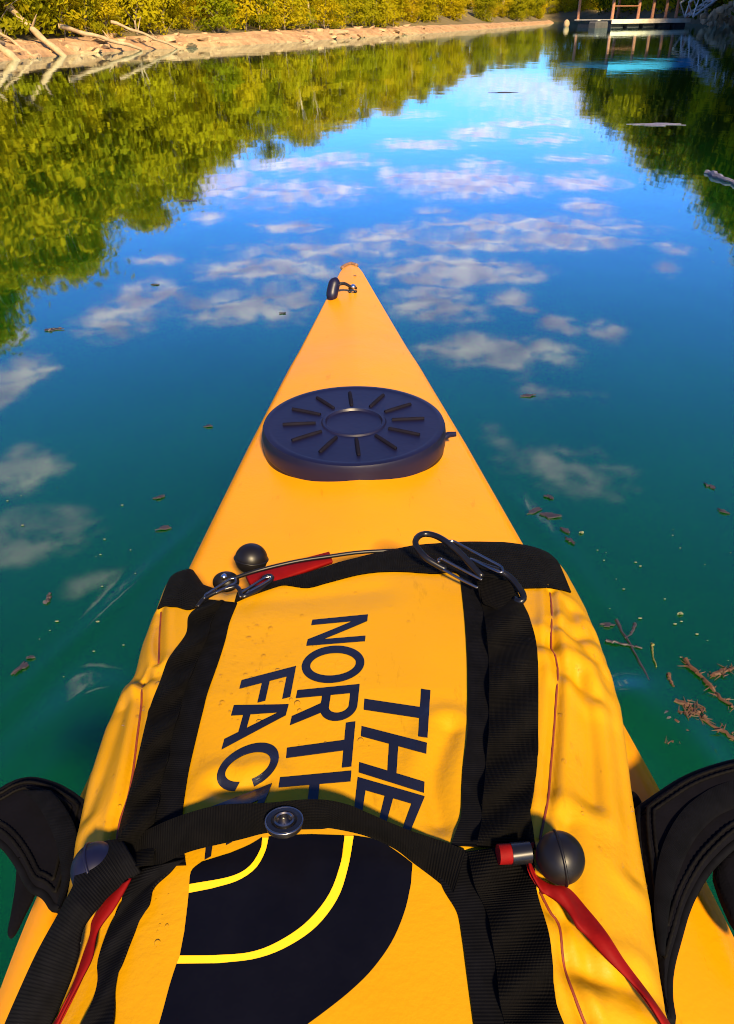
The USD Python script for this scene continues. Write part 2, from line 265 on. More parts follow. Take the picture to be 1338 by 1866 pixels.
wm = cat_m([wm, sheet(-BIG, -BIG, BIG, -1.2), sheet(-BIG, 4.2, BIG, BIG), sheet(-BIG, -1.2, -2.2, 4.2), sheet(2.2, -1.2, BIG, 4.2)])
obj('water', wm, 'water_surface', smooth=True, kind='structure')

# ------------------------------------------------------------------ banks and hills
LEFT = np.array([(-13.0, -60), (-10.5, -20), (-9.6, 0), (-9.3, 16), (-9.25, 24.3), (-9.1, 27.5), (-7.9, 31.5), (-4.6, 37), (-.5, 48.4), (5.6, 64.5), (12.4, 84.5), (21, 112), (30, 142), (36, 170), (43, 205)])
RIGHT = np.array([(16.0, -60), (13.5, -25), (12.8, 0), (14.0, 15), (18.5, 30), (25, 48), (32, 70), (37, 88), (39, 104), (41, 125), (45, 160), (50, 205)])
def bank_mesh(line, side, prof, seed, step=1.0):
    L = np.r_[0, np.cumsum(np.linalg.norm(np.diff(line, axis=0), axis=1))]; n = int(L[-1] / step)
    P = resample(line, n, False); T = np.gradient(P, axis=0); T /= np.linalg.norm(T, axis=1, keepdims=True)
    N = np.stack([T[:, 1], -T[:, 0]], 1) * side
    V = []
    for o, z, jit in prof:
        q = meshkit.fbm(np.stack([P[:, 0] * .45 + o, P[:, 1] * .45, np.full(n, z * 2.0)], -1), 3, seed) - .5
        q2 = meshkit.fbm(np.stack([P[:, 0] * .8, P[:, 1] * .8 + o * 3, np.full(n, o)], -1), 3, seed + 5) - .5
        V.append(np.c_[P + N * (o + jit * q)[:, None], z + jit * .35 * q2])
    V = np.array(V)
    m = grid_mesh(V if side > 0 else V[::-1], len(prof), n); m.fix_normals(); return m, P, N
LP = [(-.7, -.6, .0), (-.08, -.10, .25), (.08, .06, .3), (.2, .09, .3), (.25, .18, .3), (.42, .21, .3), (.46, .30, .3), (.75, .34, .3), (1.1, .42, .3)]
lb, LPts, LN = bank_mesh(LEFT, -1, LP, 1, .35)
HP = [(1.02, .33, .15), (2.5, .6, .4), (5, 1.5, 1), (9, 2.2, 1.5), (15, 3.2, 2), (40, 4.5, 3), (120, 5, 3)]
RB = [(-1, -.6, 0), (0, -.1, .5), (.6, .35, .7), (1.6, .9, .8), (3, 1.6, 1), (6, 2.6, 1), (12, 3.6, 2), (40, 5, 3), (120, 6, 3)]
obj('left_bank', lb, 'bank_rock', smooth=20, kind='structure')
LBANK = stage.GetPrimAtPath('/World/left_bank')
obj('left_hillside', bank_mesh(LEFT, -1, HP, 2, 2.0)[0], 'soil', smooth=True, kind='structure')
rb, RPts, RN = bank_mesh(RIGHT, 1, RB, 3, 1.0)
obj('right_bank', rb, 'soil', smooth=True, kind='structure')
RBANK = stage.GetPrimAtPath('/World/right_bank')
# the far end, where the river bends away
fx = np.linspace(25, 75, 40); fo = np.array([(-1, -.6), (0, .0), (1, .6), (4, 1.4), (12, 3), (60, 5)])
FV = np.array([[(x, 205 + 3 * math.sin(x * .2) + o, z + (.4 * meshkit.noise(np.array([x * .3, o, 0.])) if z > 0 else 0)) for x in fx] for o, z in fo])
fe = grid_mesh(FV, len(fo), len(fx)); obj('far_bank', fe, 'soil', smooth=True, kind='structure')
# ground under everything
obj('river_bed', trimesh.Trimesh([(-BIG, -BIG, -3), (BIG, -BIG, -3), (BIG, BIG, -3), (-BIG, BIG, -3)], [(0, 1, 2), (0, 2, 3)], process=False), 'soil', kind='structure')

def rock(seed, sx, sy, sz):
    r = np.random.default_rng(seed); p = r.normal(size=(16, 3)); p /= np.linalg.norm(p, axis=1, keepdims=True)
    p = np.clip(p * 1.3, -.85, .85) * (1 + .25 * (r.random((16, 1)) - .5)) * (sx, sy, sz) / 2
    return trimesh.convex.convex_hull(p)
# slabs and stones of the left bank, the near ones that show
k = 0
for i in range(len(LPts)):
    p = LPts[i]
    if not (19 < p[1] < 64): continue
    n_here = 2 if p[1] < 36 else 1
    for j in range(n_here):
        if rng.random() < (.72 if p[1] < 36 else .5) and k < 240:
            o = rng.uniform(-.05, 1.35); s = rng.uniform(.12, .5) * (1.0 if p[1] < 40 else 1.3)
            q = p + LN[i] * o; m = rock(1000 + k, s * rng.uniform(.9, 1.8), s, s * rng.uniform(.25, .6))
            m.apply_transform(trimesh.transformations.rotation_matrix(rng.uniform(-.25, .25), [1, 0, 0]))
            m.apply_transform(trimesh.transformations.rotation_matrix(math.atan2(*(LPts[min(i + 1, len(LPts) - 1)] - p)[::-1]) + rng.normal() * .25, [0, 0, 1]))
            m.apply_translation((*q, np.interp(o, [-.1, .08, .25, .45, .75, 1.3], [-.05, .06, .16, .28, .33, .44]) + rng.uniform(-.03, .03)))
            obj('stone', m, 'bank_stone', LBANK, smooth=False); k += 1

# ------------------------------------------------------------------ trees
def leaves(C, size, seed, up=.35, centre=None):
    r = np.random.default_rng(seed); n = len(C); s = size * r.uniform(.6, 1.4, n)[:, None]
    nrm = r.normal(size=(n, 3)); 
    if centre is not None:
        out = C - centre; out /= np.maximum(np.linalg.norm(out, axis=1, keepdims=True), 1e-6); nrm = nrm * .42 + out
    nrm[:, 2] += up; nrm /= np.linalg.norm(nrm, axis=1, keepdims=True)
    a = np.cross(nrm, r.normal(size=(n, 3))); a /= np.linalg.norm(a, axis=1, keepdims=True); b = np.cross(nrm, a)
    V = np.stack([C - a * s, C + b * s * .45 + nrm * s * .12, C + a * s, C - b * s * .45 + nrm * s * .12], 1).reshape(-1, 3)
    i = np.arange(n)[:, None] * 4
    return trimesh.Trimesh(V, np.vstack([i + [0, 1, 2], i + [0, 2, 3]]), process=False)
def make_tree(name, label, cat, loc, seed, H, R, lmat, bmat, nclump, per, low=.12, leaf=.13, conic=False, lean=.05, group=None):
    r = np.random.default_rng(seed); t = thing(name, label, cat, loc, group=group)
    top = np.array([r.normal() * lean * H, r.normal() * lean * H, H * .93])
    tr = resample([(0, 0, -.4), (r.normal() * .12, r.normal() * .12, H * .3), tuple(top * (.6, .6, .65)), tuple(top)], 12)
    parts = [tube(tr, np.linspace(.030 * H ** .85, .012, 12), 7)]
    cl = []
    for c in range(nclump):
        h = low + (1 - low) * r.random() ** .85; az = r.uniform(0, 6.283)
        prof = (1.05 - h) ** .8 * 1.1 if conic else math.sin(min(1, (h - low + .12) / (1.12 - low)) * math.pi) ** .55
        rad = R * prof * r.uniform(.35, 1.0); base = tr[min(11, int(h * 11))]
        p = np.array([base[0] + rad * math.cos(az), base[1] + rad * math.sin(az), h * H]); cl.append(p)
        if c % 2 == 0:
            b0 = tr[max(1, int(h * 11 * .78))]; parts.append(tube(resample([tuple(b0), tuple((b0 + p) / 2 + (0, 0, .12)), tuple(p)], 5), np.linspace(.012 * H ** .6, .006, 5), 4))
    C = []
    for p in cl:
        sg = R * r.uniform(.16, .30); C.append(p + r.normal(size=(per, 3)) * (sg, sg, sg * .62))
    obj('trunk', cat_m(parts), bmat, t, smooth=True)
    obj('crown', leaves(np.vstack(C), leaf, seed, centre=np.array([0, 0, H * .45])), lmat, t, smooth=False)
    return t

PROTO = {}
def place_tree(kind, label, x, y, z, top, group):
    """one tree of this kind at x, y, its top at the height given"""
    H0, mk = KINDS[kind]; h = max(.6, top - z); s = h / H0
    if kind not in PROTO:
        PROTO[kind] = mk(label, (x, y, z), group); PROTO[kind].GetAttribute('xformOp:translate')
        UsdGeom.Xformable(PROTO[kind]).AddScaleOp().Set(Gf.Vec3f(s, s, s)); return PROTO[kind]
    w = s * rng.uniform(.9, 1.15)
    return dup(PROTO[kind], label, (x, y, z), rng.uniform(0, 360), (w, w, s), group)
def K(H, name, cat, seed, R, lm, bm, nc, per, **kw): return (H, lambda label, loc, group: make_tree(name, label, cat, loc, seed, H, R, lm, bm, nc, per, group=group, **kw))
KINDS = {
 'spring': K(6, 'leafy_tree', 'tree', 11, 1.7, 'leaf_spring', 'bark_grey', 52, 115, low=.04),
 'yellow': K(6, 'leafy_tree', 'tree', 12, 1.5, 'leaf_yellow', 'bark_pale', 48, 110, low=.06),
 'green': K(6, 'leafy_tree', 'tree', 13, 1.8, 'leaf_green', 'bark_grey', 52, 115, low=.04),
 'sparse': K(6, 'slender_tree', 'tree', 14, 1.2, 'leaf_yellow', 'bark_pale', 22, 60, low=.25, lean=.09),
 'tall': K(7, 'leafy_tree', 'tree', 15, 1.5, 'leaf_spring', 'bark_pale', 48, 95, low=.12),
 'shrub': K(2, 'leafy_shrub', 'shrub', 16, 1.0, 'leaf_spring', 'bark_grey', 18, 70, low=.05, leaf=.085),
 'shrub_dark': K(2, 'leafy_shrub', 'shrub', 17, 1.0, 'leaf_green', 'bark_grey', 18, 70, low=.05, leaf=.085),
 'pine': K(13, 'pine_tree', 'tree', 18, 2.0, 'leaf_dark', 'bark_red', 40, 110, low=.42, leaf=.2, conic=True, lean=.02),
 'big': K(13, 'broad_tree', 'tree', 19, 3.6, 'leaf_olive', 'bark_grey', 62, 130, low=.10, leaf=.24),
 'big_dark': K(13, 'broad_tree', 'tree', 20, 3.4, 'leaf_dark', 'bark_grey', 62, 130, low=.08, leaf=.24),
 'big_spring': K(13, 'broad_tree', 'tree', 21, 3.4, 'leaf_spring', 'bark_pale', 60, 130, low=.10, leaf=.24)}
WORDS = {'spring': 'spring-green leafy tree', 'yellow': 'yellowish leafy tree', 'green': 'mid-green leafy tree', 'sparse': 'slender tree with pale bare trunk', 'tall': 'tall spring-green tree',
 'shrub': 'low spring-green shrub', 'shrub_dark': 'low mid-green shrub', 'pine': 'pine with bare reddish trunk', 'big': 'broad green tree', 'big_dark': 'broad dark green tree', 'big_spring': 'broad bright spring-green tree'}
def skyline(az):      # how high above the water the woods' tops stand, as slope, by direction x/y
    return np.interp(az, [-1.2, -.6, -.487, -.361, -.245, -.152, .025, .149, .205, .222, .234, .286, .328, .393, .471, .6, 1.2], [.50, .36, .308, .249, .194, .143, .096, .050, .040, .040, .076, .124, .142, .163, .23, .32, .5])
def along_bank(line, side, y0, y1, step, offs, kinds, where, shrubs=False):
    P = resample(line, int(np.sum(np.linalg.norm(np.diff(line, axis=0), axis=1)) / .5), False); T = np.gradient(P, axis=0); T /= np.linalg.norm(T, axis=1, keepdims=True); N = np.stack([T[:, 1], -T[:, 0]], 1) * side
    acc = 0.0
    for i in range(len(P)):
        if not (y0 < P[i, 1] < y1): continue
        acc += .5 / step(P[i, 1])
        while acc > 0:
            acc -= 1.0
            o = rng.uniform(*offs); q = P[i] + N[i] * o + rng.normal(size=2) * .3
            z = float(np.interp(o, [0, 1.5, 2.5, 5, 9, 15, 40], [.0, .35, .55, 1.3, 2.1, 3.1, 4.4])) - .1
            kind = kinds[rng.integers(len(kinds))]; dist = math.hypot(*q)
            if shrubs: top = z + rng.uniform(.9, 2.0)
            else:
                cap = skyline(q[0] / max(q[1], .5)) * dist - .81 if q[1] > 8 else 5.5
                top = min(cap * rng.uniform(.80, 1.0), z + (9.5 if not kind.startswith(('big', 'pine')) else 18) * rng.uniform(.85, 1))
                if top < z + 1.2: top = z + 1.2 if top > z else 0
                if top == 0: continue
            zone = where(q)
            place_tree(kind, f'{WORDS[kind]} {zone}', q[0], q[1], z, top, f'{WORDS[kind].split(" with")[0]}s {zone}')
def lzone(q): return ('in the sunlit wood on the near left bank' if q[1] < 34 else 'in the sunlit wood halfway along the left bank' if q[1] < 75 else 'in the far wood at the end of the left bank')
def rzone(q): return ('on the bank to the right of the kayak' if q[1] < 40 else 'in the shaded wood behind the dock' if q[1] < 112 else 'on the right bank beyond the dock')
def fzone(q): return 'closing the far bend of the river'
along_bank(LEFT, -1, 10, 75, lambda y: 1.35, (2.6, 4.2), ['spring', 'yellow', 'green', 'tall', 'spring', 'sparse'], lzone)
along_bank(LEFT, -1, 10, 75, lambda y: 2.4, (4.5, 9), ['spring', 'yellow', 'tall', 'green'], lzone)
along_bank(LEFT, -1, 75, 200, lambda y: 2.8, (2.5, 6), ['spring', 'yellow', 'green'], lzone)
along_bank(LEFT, -1, 14, 60, lambda y: 1.15, (1.35, 2.1), ['shrub', 'shrub', 'shrub_dark'], lzone, True)
along_bank(RIGHT, 1, 14, 120, lambda y: 4.0, (3, 8), ['big', 'big_spring', 'big_spring', 'big'], rzone)
along_bank(RIGHT, 1, 56, 112, lambda y: 3.5, (1.6, 4), ['pine', 'pine', 'big_dark'], rzone)
along_bank(RIGHT, 1, 120, 200, lambda y: 5, (2, 6), ['big_dark', 'big'], rzone)
along_bank(RIGHT, 1, -20, 8, lambda y: 2.2, (2, 7), ['big', 'big_dark', 'big'], rzone)
for x in np.linspace(38, 62, 9):
    place_tree('big_spring' if x < 43 else 'big', f'{WORDS["big"]} {fzone(0)}', x, 209 + rng.uniform(0, 6), .8, 6.5 if x < 47 else 12, f'trees {fzone(0)}')

# driftwood on the left bank
def log_px(name, label, pts, r0, r1, m='drift_wood', cat='log', n=14, branch=None):
    P = resample(np.array(pts, float), n); w = r0 + (r1 - r0) * np.linspace(0, 1, n); w = w * (1 + .12 * np.sin(np.arange(n) * 1.9))
    P[:, 2] += .02 * np.sin(np.arange(n) * 1.3); ms = [tube(P, w, 8)]
    for i, v in branch or []: ms.append(tube(np.array([P[i], P[i] + np.array(v) * .6, P[i] + np.array(v)]), [w[i] * .5, w[i] * .35, .01], 5))
    return obj(name, cat_m(ms), m, smooth=True, label=label, cat=cat)
log_px('driftwood_log', 'pale bare driftwood trunk leaning into the water, leftmost of the two', [(-10.6, 24.4, 1.05), (-9.9, 24.1, .5), (-9.15, 23.9, -.08)], .085, .11, branch=[(4, (.2, .3, .3))])
log_px('driftwood_log', 'pale bare driftwood trunk leaning into the water, right-hand one of the two', [(-10.6, 27.6, 1.3), (-9.7, 27.0, .62), (-8.75, 26.6, -.08)], .10, .09, branch=[(6, (.3, -.2, .35))])
log_px('driftwood_log', 'long low driftwood branch lying along the left bank at the waterline', [(-9.7, 29.2, .75), (-8.6, 30, .4), (-7.5, 30.7, .05)], .07, .05, branch=[(8, (-.3, .3, .3))])

log_px('driftwood_log', 'thin pale driftwood stick slanting down between the two leaning trunks', [(-10.5, 25.6, .8), (-9.9, 25.5, .45), (-9.2, 25.3, -.05)], .035, .045)
log_px('driftwood_log', 'pale driftwood pole lying flat on the rock ledge left of the leaning trunks', [(-10.2, 22.9, .42), (-9.8, 23.6, .40), (-9.75, 24.6, .38)], .05, .06)
log_px('driftwood_log', 'grey-brown fallen limb with side branches beyond the long low branch', [(-8.6, 31.4, .85), (-7.7, 31.8, .5), (-6.6, 32.4, .02)], .05, .035, branch=[(5, (.1, .3, .45)), (9, (-.2, -.3, .3))])
# ------------------------------------------------------------------ dock, gangway and rocks on the right
D0, D1 = np.array([21.9, 79.5]), np.array([30.6, 84.5]); DL = float(np.linalg.norm(D1 - D0)); dd = (D1 - D0) / DL; dn = np.array([-dd[1], dd[0]])
drot = math.degrees(math.atan2(dd[1], dd[0]))
dock = thing('covered_dock', 'floating dock with pale edge, bare posts and a blue metal roof', 'dock', (*D0, 0), drot)
for j in range(14):
    obj('plank', box(DL / 14 - .03, 4.6, .06, (DL / 14 * (j + .5), 2.4, .60), .01), 'dock_deck', dock, smooth=False)
obj('edge_board', box(DL, .08, .34, (DL / 2, .02, .46), .012), 'dock_deck', dock, smooth=False)
for j in range(5): obj('float', box(1.5, 4.2, .44, (DL / 5 * (j + .5), 2.4, .09), .05), 'dock_float', dock, smooth=False)
for x, y in [(.25, .3), (3.4, .3), (5.2, .3), (6.9, .3), (8.3, .3), (9.9, .3), (.25, 4.5), (5.2, 4.5), (9.9, 4.5)]:
    obj('post', tube(np.array([(x, y, .5), (x + .02, y, 1.6), (x, y, 2.62)]), [.14, .13, .12], 8), 'bark_red', dock)
obj('roof', box(DL + 1.0, 6.2, .10, (DL / 2, 2.4, 2.95), .02), 'blue_roof', dock, smooth=False)
obj('fascia', box(DL + 1.04, .08, .72, (DL / 2, -.74, 2.98), .015), 'blue_roof', dock, smooth=False)
obj('rail', tube(np.array([(.2, .3, 1.6), (3.4, .3, 1.6)]), .04, 6), 'bark_red', dock)
g0, g1 = np.array([29.8, 83.0, .75]), np.array([38.0, 84.5, 6.0]); gd = g1 - g0; gl = np.linalg.norm(gd); gd /= gl
gs = np.cross(gd, [0, 0, 1]); gs /= np.linalg.norm(gs); gu = np.cross(gs, gd)
gang = thing('gangway', 'pale metal truss gangway climbing from the dock to the right bank', 'gangway', g0)
for s in (-.7, .7):
    for h in (0, 1.25): obj('chord', beam(gs * s + gu * h, gs * s + gu * h + gd * gl, .10), 'galvanised', gang)
    for k in range(8):
        a = gs * s + gd * gl * k / 8; b = gs * s + gd * gl * (k + 1) / 8
        obj('brace', beam(a + gu * (1.25 if k % 2 else 0), b + gu * (0 if k % 2 else 1.25), .06, 6), 'galvanised', gang)
        obj('upright', beam(a, a + gu * 1.25, .05, 6), 'galvanised', gang)
obj('walkway', tube(np.array([gu * .02, gu * .02 + gd * gl]), .05, 6), 'galvanised', gang)
for k in range(16): obj('tread', beam(gd * gl * (k + .5) / 16 - gs * .7 + gu * .04, gd * gl * (k + .5) / 16 + gs * .7 + gu * .04, .07, 5), 'galvanised', gang)
for i in range(120):
    t = rng.random(); q = np.array([30.6, 80.5]) * (1 - t) + np.array([36.5, 87.0]) * t + rng.normal(size=2) * (.5, .5); up = rng.random()
    m = rock(3000 + i, rng.uniform(.35, .9), rng.uniform(.3, .7), rng.uniform(.25, .5)); m.apply_transform(trimesh.transformations.random_rotation_matrix(np.array([.5, rng.random(), rng.random()])))
    m.apply_translation((q[0] + up * 3.4, q[1] + up * .6, .1 + up * 2.6)); obj('boulder', m, 'bank_stone', RBANK, smooth=False)
b = trimesh.creation.icosphere(2, .30); b.apply_scale((1, 1, 1.3)); pb = on_plane(1033, 41)[0:3]; pb = CAM + (pb - CAM) * .55; b.apply_translation((pb[0], pb[1], .25))
obj('mooring_buoy', b, 'drift_wood', smooth=True, label='small pale buoy on the far water left of the dock', cat='buoy')
dk = thing('dock_pontoon', 'low black pontoon floating at the left end of the dock', 'pontoon', (20.6, 78.9, 0), drot)
obj('pontoon_body', box(1.5, 1.0, .7, (0, 0, .15), .12), 'dock_float', dk, smooth=False); obj('cleat', box(.3, .1, .1, (0, 0, .56), .02), 'galvanised', dk)

# ------------------------------------------------------------------ kayak
def xc(y): return .002 - .0212 * (np.asarray(y) - .33)
WS = ([-2.42, -2.3, -1.5, -.6, 0, .33, .455, .825, 1.11, 1.42, 1.93, 1.965, 1.985, 1.992], [.0, .03, .18, .285, .29, .277, .266, .217, .177, .127, .030, .020, .010, .0])
def kw(y): return np.interp(y, *WS)
def kz(y): return np.interp(y, [-2.4, -1.5, 0, .33, 1.1, 1.5, 1.96], [.27, .22, .21, .22, .237, .25, .285])
def krise(y): return np.clip(kw(y) * .17, 0, .034)
def deck_z(x, y):
    u = np.abs(np.asarray(x) - xc(y)) / np.maximum(kw(y), 1e-4)
    e = np.clip((u - .9) / .1, 0, 1)
    return kz(y) + krise(y) * (1 - np.clip(u, 0, 1) ** 1.25) - .010 * e ** 2.5 - np.where(u > 1, 9.0, 0)
kayak = thing('kayak', 'yellow plastic kayak with pointed bow, seen from the paddler', 'kayak')
ys = np.r_[np.linspace(-2.42, -.1, 30), np.linspace(0, 1.9, 90), np.linspace(1.91, 1.992, 14)]
tt = np.r_[np.linspace(-1, -.88, 7), np.linspace(-.84, .84, 29), np.linspace(.88, 1, 7)]
V = np.array([[(xc(y) + kw(y) * t, y, float(deck_z(xc(y) + kw(y) * t * .99999, y)) if kw(y) > 1e-3 else float(kz(y)) - .006) for t in tt] for y in ys])
obj('deck', grid_mesh(V[:, ::-1], len(ys), len(tt)), 'kayak_plastic', kayak, smooth=True)
hp = [(1.0, -.010), (1.004, -.022), (.985, -.05), (.93, -.11), (.80, -.19), (.55, -.27), (.2, -.31), (0, -.32)]
HV = []
for y in ys:
    k = 1 - .35 * np.clip((abs(y) - 1.2) / .8, 0, 1); row = [(xc(y) + kw(y) * a, y - .10 * np.clip((y - 1.7) / .3, 0, 1) ** 2 * (-z / .3) * 2, kz(y) + z * k) for a, z in hp]
    row += [(2 * xc(y) - p[0], p[1], p[2]) for p in row[::-1][1:]]; HV.append(row)
obj('hull', grid_mesh(np.array(HV), len(ys), 2 * len(hp) - 1), 'kayak_plastic', kayak, smooth=True)
# worn bow edge
bt = [(xc(y) + s * kw(y) * 1.0, y + .003, float(kz(y)) + .001) for s, y in ((-1, 1.955), (-1, 1.975), (-1, 1.988), (0, 1.994), (1, 1.988), (1, 1.975))]
obj('bow_rub_edge', tube(resample(bt, 24), .0048, 8), 'worn_brown', kayak, smooth=True)
hx, hy = on_plane(647, 499, .29)[:2]
obj('bow_hole', trimesh.creation.cylinder(.0035, .002, sections=14, transform=trimesh.transformations.translation_matrix((hx, hy, float(deck_z(hx, hy)) + .001))), 'worn_brown', kayak)
# cockpit behind the bag (below the picture)
a = np.arange(48) / 48 * 2 * np.pi; cp = np.c_[xc(-.32) + .20 * np.cos(a), -.32 + .36 * np.sin(a), np.full(48, .272)]
obj('cockpit_rim', tube(cp, .013, 8, closed=True), 'rubber_black', kayak, smooth=True)
rings = [(1.0, .268), (.9, .262), (.6, .256), (.0, .254)]
obj('cockpit_floor', grid_mesh(np.array([[(xc(-.32) + .20 * r * math.cos(q), -.32 + .36 * r * math.sin(q), z) for q in np.r_[a, 2 * np.pi]] for r, z in rings][::-1]), 4, 49), 'cockpit_dark', kayak, smooth=True)

def march(F, px, py, lift=0.0, t0=.35, t1=2.4, n=160):
    """where the ray of a point of the photograph meets the surface z = F(x, y) raised by lift"""
    px, py = np.atleast_1d(np.asarray(px, float)), np.atleast_1d(np.asarray(py, float)); lift = np.broadcast_to(lift, px.shape)
    d = ray(px, py); ts = np.linspace(t0, t1, n)
    P = CAM + d[:, None] * ts[None, :, None]; band = P[..., 2] < .50; g = np.ones(P.shape[:2]); lb_ = np.broadcast_to(lift[:, None], g.shape)
    g[band] = P[band][:, 2] - F(P[band][:, 0], P[band][:, 1]) - lb_[band]
    hit = g < 0; i = np.where(hit.any(1), hit.argmax(1), n - 1); i = np.maximum(i, 1); lo, hi = ts[i - 1], ts[i]
    for _ in range(26):
        m = (lo + hi) / 2; p = CAM + d * m[:, None]; below = p[:, 2] - F(p[:, 0], p[:, 1]) - lift < 0
        hi = np.where(below, m, hi); lo = np.where(below, lo, m)
    return CAM + d * lo[:, None]

# hatch lid
HZ = .289; hc = on_plane(645, 774, HZ); hl, hr = on_plane(478, 776, HZ), on_plane(812, 772, HZ); hf, hn = on_plane(645, 702, HZ), on_plane(645, 849, HZ)
HRX, HRY = (hr - hl)[0] / 2, (hf - hn)[1] / 2; HC = np.array([(hl + hr)[0] / 2, (hf + hn)[1] / 2, HZ])
def lathe(prof, n=96):
    q = np.arange(n) / n * 2 * np.pi
    V = np.array([[(HC[0] + HRX * r * math.cos(b), HC[1] + HRY * r * math.sin(b), HC[2] + z) for b in np.r_[q, 0]] for r, z in prof])
    return grid_mesh(V[:, ::-1], len(prof), n + 1)
hatch = obj('hatch_lid', lathe([(1.0, -.034), (1.012, -.030), (1.012, -.012), (1.004, -.009), (1.004, -.005), (.992, -.001), (.97, .0), (.93, .0003), (.90, -.0012), (.5, -.0008), (.36, -.0006), (.345, .0016), (.315, .0018), (.30, -.0015), (.27, -.0022), (0.001, -.0022)]), 'rubber_navy', kayak, smooth=35, label='round navy rubber hatch lid with raised ribs')
for i in range(12):
    b = math.radians(4 + i * 30); r0, r1 = .42, .78
    P = [(HC[0] + HRX * r * math.cos(b), HC[1] + HRY * r * math.sin(b), HZ + .0002) for r in np.linspace(r0, r1, 5)]
    obj('rib', tube(P, [.0028, .0032, .0032, .0032, .0028], 8), 'rib_brown', hatch, smooth=True)
obj('hatch_rim', lathe([(.985, -.075), (1.0, -.075), (1.0, -.034), (.985, -.033)]), 'rubber_black', kayak, smooth=True)
tb = on_plane(np.array([808, 818, 831]), np.array([797, 792, 791]), .268); obj('pull_tab', tube(tb, [.006, .005, .004], 8), 'rubber_navy', hatch, smooth=True)

# bow toggle with cord and pad eye
def at_y(px, py, y):
    d = ray(px, py); return CAM + d * (y / d[1])
tg = np.array([at_y(604, 546, 1.745), at_y(606, 532, 1.753), at_y(609, 519, 1.762), at_y(613, 506, 1.77)])
obj('toggle_handle', tube(resample(np.vstack([tg[0] - (tg[1] - tg[0]) * .2, tg]), 12), [.004, .010, .0125, .0135, .0135, .0135, .0135, .0135, .0135, .0125, .010, .004], 14), 'rubber_navy', kayak, smooth=True)
pe = march(deck_z, 643, 528, .006)[0]
for k, off in enumerate((-.0035, .0035)):
    obj('toggle_cord', tube(resample([tuple((tg[1] + tg[2]) / 2 + (0, off * 2, .004)), tuple((tg[2] + pe) / 2 + (0, off, .009)), tuple(pe + (0, off * .4, .004))], 12), .0028, 8), 'rubber_black', kayak, smooth=True)
a = np.arange(20) / 20 * 2 * np.pi
obj('pad_eye', tube(np.c_[pe[0] + .008 * np.cos(a), np.full(20, pe[1]), pe[2] + .008 * np.sin(a)], .0032, 8, closed=True), 'rubber_black', kayak, smooth=True)
sc_ = trimesh.creation.icosphere(2, .0062); sc_.apply_scale((1, 1.3, .8)); sc_.apply_translation(pe + (0.001, 0, .008)); obj('screw', sc_, 'steel', kayak, smooth=True)

# ------------------------------------------------------------------ duffel bag
ZM = .268
edL = on_plane(np.array([285, 262, 230, 190, 160, 142, 122, 92, 60]), np.array([1115, 1178, 1250, 1350, 1450, 1530, 1640, 1760, 1866]), .288)
edR = on_plane(np.array([1045, 1072, 1100, 1132, 1150, 1168, 1185, 1200, 1212]), np.array([1080, 1130, 1200, 1310, 1450, 1560, 1660, 1760, 1866]), .284)
def WLf(y): return np.interp(y, edL[::-1, 1], edL[::-1, 0])
def WRf(y): return np.interp(y, edR[::-1, 1], edR[::-1, 0])
SF = ([-.25, -.215, -.190, -.170, -.14, -.10, -.06, -.03, .0, .05, .15, .2, .23], [.665, .688, .682, .645, .622, .634, .652, .670, .684, .702, .716, .712, .69])
SN = .135
CREASE = []
def bag_raw(x, y):
    l, r = WLf(y), WRf(y); u = (x - (l + r) / 2) / ((r - l) / 2); au = np.abs(u)
    sf = np.interp(x, *SF); e = np.clip((sf - y) / .055, 0, 1); e2 = np.clip((y - SN) / .05, 0, 1)
    H = np.interp(y, [.1, .3, .45, .6, .7], [.070, .082, .084, .078, .070])
    n = 2.9
    prof = np.maximum(1 - np.minimum(au, 1) ** n, 0) ** (1 / n)
    ends = (1 - (1 - e) ** 2.4) ** (1 / 2.4) * (1 - (1 - e2) ** 2.4) ** (1 / 2.4)
    z = ZM + H * prof * ends
    return z, (au <= 1) & (y < sf) & (y > SN), au
GX, GY = np.linspace(-.32, .30, 420), np.linspace(.10, .74, 430); GD = [None]
def bag_relief(x, y):
    au = bag_raw(x, y)[2]; q = np.stack([x * 7, y * 5, 0 * x], -1); side = np.clip((au - .55) / .3, 0, 1)
    z = (.004 + .008 * side) * (meshkit.fbm(q, 3, 3) - .5) + 0.0018 * side * np.sin(x * 42 + y * 24 + 3 * meshkit.noise(q * .8))
    for ln, depth, wd in CREASE:
        d, al = near_lines(x, y, ln); z = z - depth * np.exp(-(d / wd) ** 2) + depth * .7 * np.exp(-((np.abs(d) - 2.6 * wd) / (1.3 * wd)) ** 2)
    return z
def bake_relief(): GD[0] = bag_relief(*np.meshgrid(GX, GY, indexing='ij'))
def bag_z(x, y):
    x, y = np.asarray(x, float), np.asarray(y, float)
    z, ins, au = bag_raw(x, y)
    fi, fj = np.clip((x - GX[0]) / (GX[1] - GX[0]), 0, len(GX) - 1.001), np.clip((y - GY[0]) / (GY[1] - GY[0]), 0, len(GY) - 1.001)
    i, j = fi.astype(int), fj.astype(int); a, b = fi - i, fj - j; D = GD[0]
    z = z + D[i, j] * (1 - a) * (1 - b) + D[i + 1, j] * a * (1 - b) + D[i, j + 1] * (1 - a) * b + D[i + 1, j + 1] * a * b
    return np.where(ins, z, -1.0)
bake_relief()
PR = [(1003, 1078), (1006, 1120), (1004, 1165), (1010, 1190), (1017, 1215), (1014, 1270), (1010, 1330), (1004, 1400), (1000, 1450), (990, 1500), (984, 1530)]
PR2 = [(985, 1625), (1003, 1662), (1018, 1685), (1026, 1740), (1040, 1800), (1056, 1840), (1068, 1864)]
